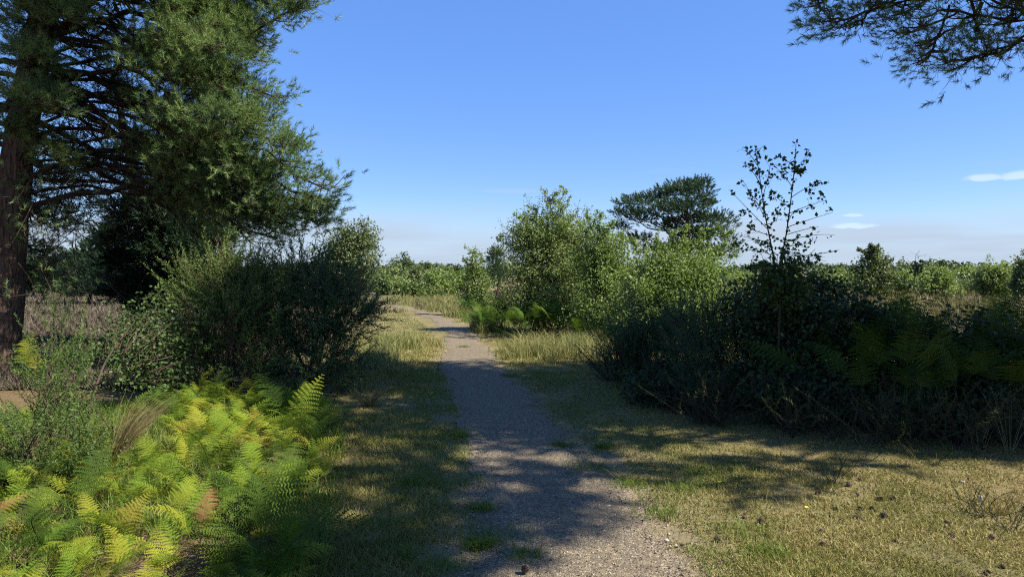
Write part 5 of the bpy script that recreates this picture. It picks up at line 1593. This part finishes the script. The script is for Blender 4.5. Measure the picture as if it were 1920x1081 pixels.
def tall_grass():
    b = Buf()

    def patch(cx_, cy_, rx, ry, n, h0, h1, tuft=0.10):
        q = max(6, n // 60)
        tx, ty = cx_ + rng.normal(size=q) * 0.62 * rx, cy_ + rng.normal(size=q) * 0.62 * ry
        th = np.clip(rng.normal(0.85, 0.3, q), 0.25, 1.4)
        k = rng.integers(0, q, n)
        x = tx[k] + rng.normal(size=n) * tuft; y = ty[k] + rng.normal(size=n) * tuft
        m = ~(on_path(x, y, 0.0) & (rng.random(n) < 0.85) | on_path(x, y, -0.15))
        x, y = x[m], y[m]
        b.add(*blades(x, y, (h0 + (h1 - h0) * rng.random(len(x))) * th[k][m], 0.0028 + 0.0005 * y, 0.75, 2))
    c = gp(1020, 672); patch(c[0] + 0.1, c[1] + 0.8, 1.0, 1.2, 3400, 0.15, 0.48)
    c = gp(1090, 660); patch(c[0], c[1], 0.5, 0.9, 2000, 0.2, 0.45)
    c = gp(745, 650); patch(c[0], c[1] + 0.2, 0.75, 1.3, 3200, 0.10, 0.32)
    c = gp(700, 690); patch(c[0], c[1], 0.4, 1.6, 2500, 0.15, 0.4)
    c = gp(885, 618); patch(c[0] + .3, c[1], 0.4, 1.6, 2400, 0.2, 0.55)
    c = gp(820, 570); patch(c[0], c[1] + 2, 2.6, 3.0, 4500, 0.2, 0.45, 0.2)
    c = gp(845, 580); patch(c[0] + 1, c[1] + 1, 1.8, 3.0, 3500, 0.2, 0.5, 0.2)
    c = gp(875, 600); patch(c[0], c[1] + 1.4, 0.7, 1.5, 1500, 0.2, 0.45)
    # short rough grass along the far path
    n = 40000
    y = rng.uniform(12, 45, n); l, r = path_lr(y)
    x = np.where(rng.random(n) < 0.5, l - np.abs(rng.normal(size=n)) * 1.6 - 0.02 * y, r + np.abs(rng.normal(size=n)) * 1.6 + 0.02 * y)
    b.add(*blades(x, y, (0.03 + 0.07 * rng.random(n)) * np.where((x < l) & (y > 16), 0.45, 1.0), 0.004 + 0.0009 * y, 0.9))
    # brown grass on the heath at right
    n = 36000
    y = rng.uniform(14, 75, n); x = rng.uniform(0.22, 0.85, n) * y
    k = vnoise(x, y, 0.35, 1.0) + 0.15 * rng.normal(size=n) > 0.3
    x, y = x[k], y[k]
    d = Buf().add(*blades(x, y, 0.2 + 0.3 * rng.random(len(x)), 0.006 + 0.0009 * y, 0.6))
    tag(d.build('heath_grass', M['heath_grass']), kind='stuff')
    tag(b.build('tall_grass', M['tall_grass']), kind='stuff')


tall_grass()


def heather_carpet():
    b = Buf()
    n = 52000
    y = 9.5 + 45 * rng.random(n) ** 1.5
    x = rng.uniform(-0.85, -0.30, n) * y
    m = x < -3.4 - 0.1 * y
    n2 = 16000
    yb = rng.uniform(24, 60, n2); xb = rng.uniform(-7, 8, n2)
    mb = ~on_path(xb, yb, 0.4) & (vnoise(xb, yb, 0.5, 2.0) > 0.45)
    x, y = np.concatenate([x[m], xb[mb]]), np.concatenate([y[m], yb[mb]])
    h = (0.10 + 0.16 * rng.random(len(x))) * (0.6 + 0.9 * vnoise(x, y, 1.6, 3.0))
    b.add(*blades(x, y, h, 0.014 + 0.0015 * y, 0.9))
    tag(b.build('heather_ground_cover', M['heather']), kind='stuff')


heather_carpet()


def tussock(px, py, label, n, h, w, lean, mat='straw', az=None, name='grass_tussock'):
    g = gp(px, py)
    a = rng.random(n) * 2 * math.pi if az is None else az + rng.normal(size=n) * 0.5
    r = np.abs(rng.normal(size=n)) * 0.03
    o = np.stack([r * np.cos(a), r * np.sin(a), 0 * r], -1)
    hh = h * (0.6 + 0.5 * rng.random(n))
    e = o + np.stack([np.cos(a), np.sin(a), 0 * a], -1) * (lean * hh * (0.4 + 0.8 * rng.random(n)))[:, None] + np.array([0, 0, 1.0]) * (hh * 0.85)[:, None]
    C = bez(o, e, np.stack([0 * hh, 0 * hh, 0.12 * hh], -1), 5)
    s = unit(np.cross(C[:, -1] - C[:, 0], rng.normal(size=(n, 3)))) * w / 2
    tap = np.linspace(1, 0.15, 5)
    V = np.stack([C + s[:, None] * tap[None, :, None], C - s[:, None] * tap[None, :, None]], 2).reshape(-1, 3)
    q = np.array([[2 * i, 2 * i + 1, 2 * i + 3, 2 * i + 2] for i in range(4)])
    F = (np.arange(n)[:, None, None] * 10 + q[None]).reshape(-1, 4)
    ob = Buf().add(V, F).build(name, M[mat])
    ob.location = g3(*g)
    return tag(ob, label, 'grass tuft')


tussock(200, 885, 'straw coloured grass tussock leaning right among the ferns', 320, 0.66, 0.006, 0.7, az=0.4)
tussock(1160, 888, 'sparse dry grass tuft with pale stalks at the right path edge', 22, 0.14, 0.005, 1.0)
tussock(1875, 960, 'thin grass tuft with long stalks beside the pale stone', 40, 0.26, 0.004, 0.8)
tussock(1740, 900, 'two or three long dry stalks leaning over the lit grass', 4, 0.45, 0.0022, 0.8, az=2.5)
tussock(868, 818, 'fresh green grass tuft at the left path edge in the shade', 90, 0.12, 0.005, 0.8, 'green_grass')
tussock(905, 1018, 'bright green grass tuft on the near left path edge', 260, 0.07, 0.005, 1.3, 'green_grass')
tussock(1190, 690, 'dry stalk tuft at the foot of the low dark gorse', 40, 0.4, 0.006, 0.5)
tussock(1895, 850, 'tall seeding grass stalks in front of the right edge of the thicket', 12, 0.7, 0.004, 0.5)
tussock(690, 760, 'pale dry grass tuft below the right side of the dark gorse', 160, 0.3, 0.006, 0.9)
tussock(1835, 850, 'upright dry stalks at the shade edge near the right thicket', 14, 0.4, 0.004, 0.4)


# ------------------------------------------------------------------ small things: boulder, pebbles, cones, flowers
def rock(name, label, cat, x, y, size, mat, seed, squash=(1, 0.8, 0.6), sub=2, group=None, sink=0.25, rough=0.22):
    import bmesh
    bm = bmesh.new()
    bmesh.ops.create_icosphere(bm, subdivisions=sub, radius=1.0)
    r = np.random.default_rng(seed)
    pl = [(unit(r.normal(size=3)), 0.55 + 0.3 * r.random()) for _ in range(9)]
    for v in bm.verts:
        p = np.array(v.co)
        for (nn, dd) in pl:
            over = p @ nn - dd
            if over > 0:
                p = p - nn * over * 0.85
        p = p * (1 + rough * 0.2 * r.normal())
        v.co = p * np.array(squash) * size
    me = bpy.data.meshes.new(name)
    bm.to_mesh(me); bm.free()
    me.materials.append(mat)
    o = link(name, me)
    o.location = (x, y, float(H(x, y)) + size * squash[2] * (1 - sink) * 0.8)
    o.rotation_euler = (0, 0, r.random() * 6)
    return tag(o, label, cat, group)


g = gp(879, 590)
rock('boulder', 'grey boulder lying in the grass left of the large birch', 'rock', g[0], g[1], 0.30, M['boulder'], 5, (1, 0.8, 0.75), 3, sink=0.3)
for (px, py, s, lb) in ((1142, 942, 0.017, 'small pale pebble on the path below the dry grass tuft'), (1249, 1013, 0.017, 'small cream pebble near the right edge of the path'), (960, 1010, 0.011, 'tiny pale pebble beside the green tuft on the path'), (920, 868, 0.014, 'tiny white pebble in the path\'s lit patch')):
    g = gp(px, py)
    rock('pebble', lb, 'pebble', g[0], g[1], s, M['pale_stone'], px, sink=-0.5)
g = gp(1838, 940)
rock('stone', 'pale upright stone flake standing in the grass at right', 'stone', g[0], g[1], 0.04, M['pale_stone'], 77, (0.5, 0.35, 1.0), sink=0.2)
g = gp(1805, 905)
rock('stone', 'small pale stone behind the upright flake at right', 'stone', g[0], g[1], 0.018, M['pale_stone'], 78, sink=0.0)


def cone_mesh():
    """a fallen pine cone lying on its side: spiral rows of scales on a tapering core"""
    b = Buf()
    V, F, c = [], [], 0
    n = 54
    for i in range(n):
        u = i / n
        a = i * 2.39996
        r = 0.016 * math.sin(math.pi * (0.12 + 0.84 * u)) ** 0.8
        z = 0.046 * u
        o = np.array([r * 0.45 * math.cos(a), r * 0.45 * math.sin(a), z])
        d = np.array([math.cos(a), math.sin(a), 0.55]); d = d / np.linalg.norm(d)
        s = np.array([-math.sin(a), math.cos(a), 0]) * (0.0058 * (0.5 + r / 0.016))
        t = o + d * (r * 0.95 + 0.002)
        V += [o + s * 0.5, o - s * 0.5, t - s, t + s, t + np.array([0, 0, 0.004]) + d * 0.002, o + np.array([0, 0, 0.004])]
        F += [[c, c + 1, c + 2], [c, c + 2, c + 3], [c + 3, c + 2, c + 4], [c, c + 3, c + 4], [c + 1, c + 4, c + 2]]
        c += 6
    V = np.array(V) @ np.array([[0, 0, 1.0], [0, 1, 0], [-1, 0, 0]]).T
    b.add(V - V.mean(0) + [0, 0, 0], np.array(F))
    return b.mesh('pine_cone', M['cone'])


CONE = cone_mesh()
cones = [(1612, 902), (1592, 913), (1646, 937), (1651, 939), (1674, 937), (1612, 957), (1634, 955), (1566, 957), (1604, 973), (1612, 976), (1558, 971), (1658, 971), (1775, 981), (1680, 1016), (1541, 1001), (1542, 1025), (1533, 927), (1610, 931), (1861, 1005), (1880, 1060), (1428, 980), (1437, 1008), (1396, 970), (1250, 971), (1148, 935), (1345, 1015), (1784, 1005), (1850, 1073)]
for i, (px, py) in enumerate(cones):
    g = gp(px, py)
    o = link('pine_cone', CONE)
    s = rng.uniform(0.6, 0.95)
    o.location = (g[0], g[1], float(H(*g)) + rng.uniform(0.006, 0.016) * s); o.scale = (s, s, s); o.rotation_euler = (rng.normal() * 0.3, rng.normal() * 0.3, rng.uniform(0, 6.28))
    zone = 'close to the path' if px < 1450 else 'left of the other cones, near the yellow petals' if px < 1570 else 'in the loose cluster on the right grass' if px < 1690 else 'right of the cluster, below the pale stone'
    tag(o, 'brown fallen pine cone ' + zone, 'pine cone', 'fallen pine cones ' + zone)
g = gp(985, 1076)
o = link('pine_cone', CONE)
o.location = (g[0], g[1], 0.032); o.rotation_euler = (0.2, -1.0, 0.6)
tag(o, 'brown pine cone on the gravel path at the bottom edge', 'pine cone')


def flower(px, py, label):
    g = gp(px, py)
    root = thing('flower', label, 'flower', tuple(g3(*g)))
    Buf().add(*tubes(np.array([[[0, 0, 0], [0.004, 0, 0.02], [0.006, 0, 0.045]]]), np.full((1, 3), 0.0015), 4)).build('stem', M['green_grass'], root)
    pet = Buf().add(np.array([[0, 0, 0], [0.012, 0.006, 0.004], [0.02, 0, 0.006], [0.012, -0.006, 0.004]]), np.array([[0, 1, 2, 3]])).mesh('petal', M['petal'])
    for q in range(6):
        o = link('petal', pet, root)
        o.location = (0.006, 0, 0.045); o.rotation_euler = (0, -0.3, q * 1.047)


flower(1348, 910, 'single yellow flower at the edge of the shade on the right grass')
flower(1511, 966, 'pair of yellow petals low in the dry grass among the pine cones')


def verge_beyond():
    """the same turf and heath grass carried on to the right of the view"""
    n = 70000
    y = 1.0 + 16.0 * rng.random(n) ** 1.2
    x = 0.80 * y + 5.0 * rng.random(n) ** 1.4
    b = Buf().add(*blades(x, y, (0.012 + 0.03 * rng.random(n)) * (1 + 0.03 * y), 0.006 + 0.0014 * y, 1.1))
    tag(b.build('grass', M['grass']), kind='stuff')
    n = 9000
    y = rng.uniform(14, 75, n)
    x = rng.uniform(0.85, 1.25, n) * y
    b = Buf().add(*blades(x, y, 0.2 + 0.3 * rng.random(n), 0.008 + 0.0013 * y, 0.6))
    tag(b.build('heath_grass', M['heath_grass']), kind='stuff')


verge_beyond()
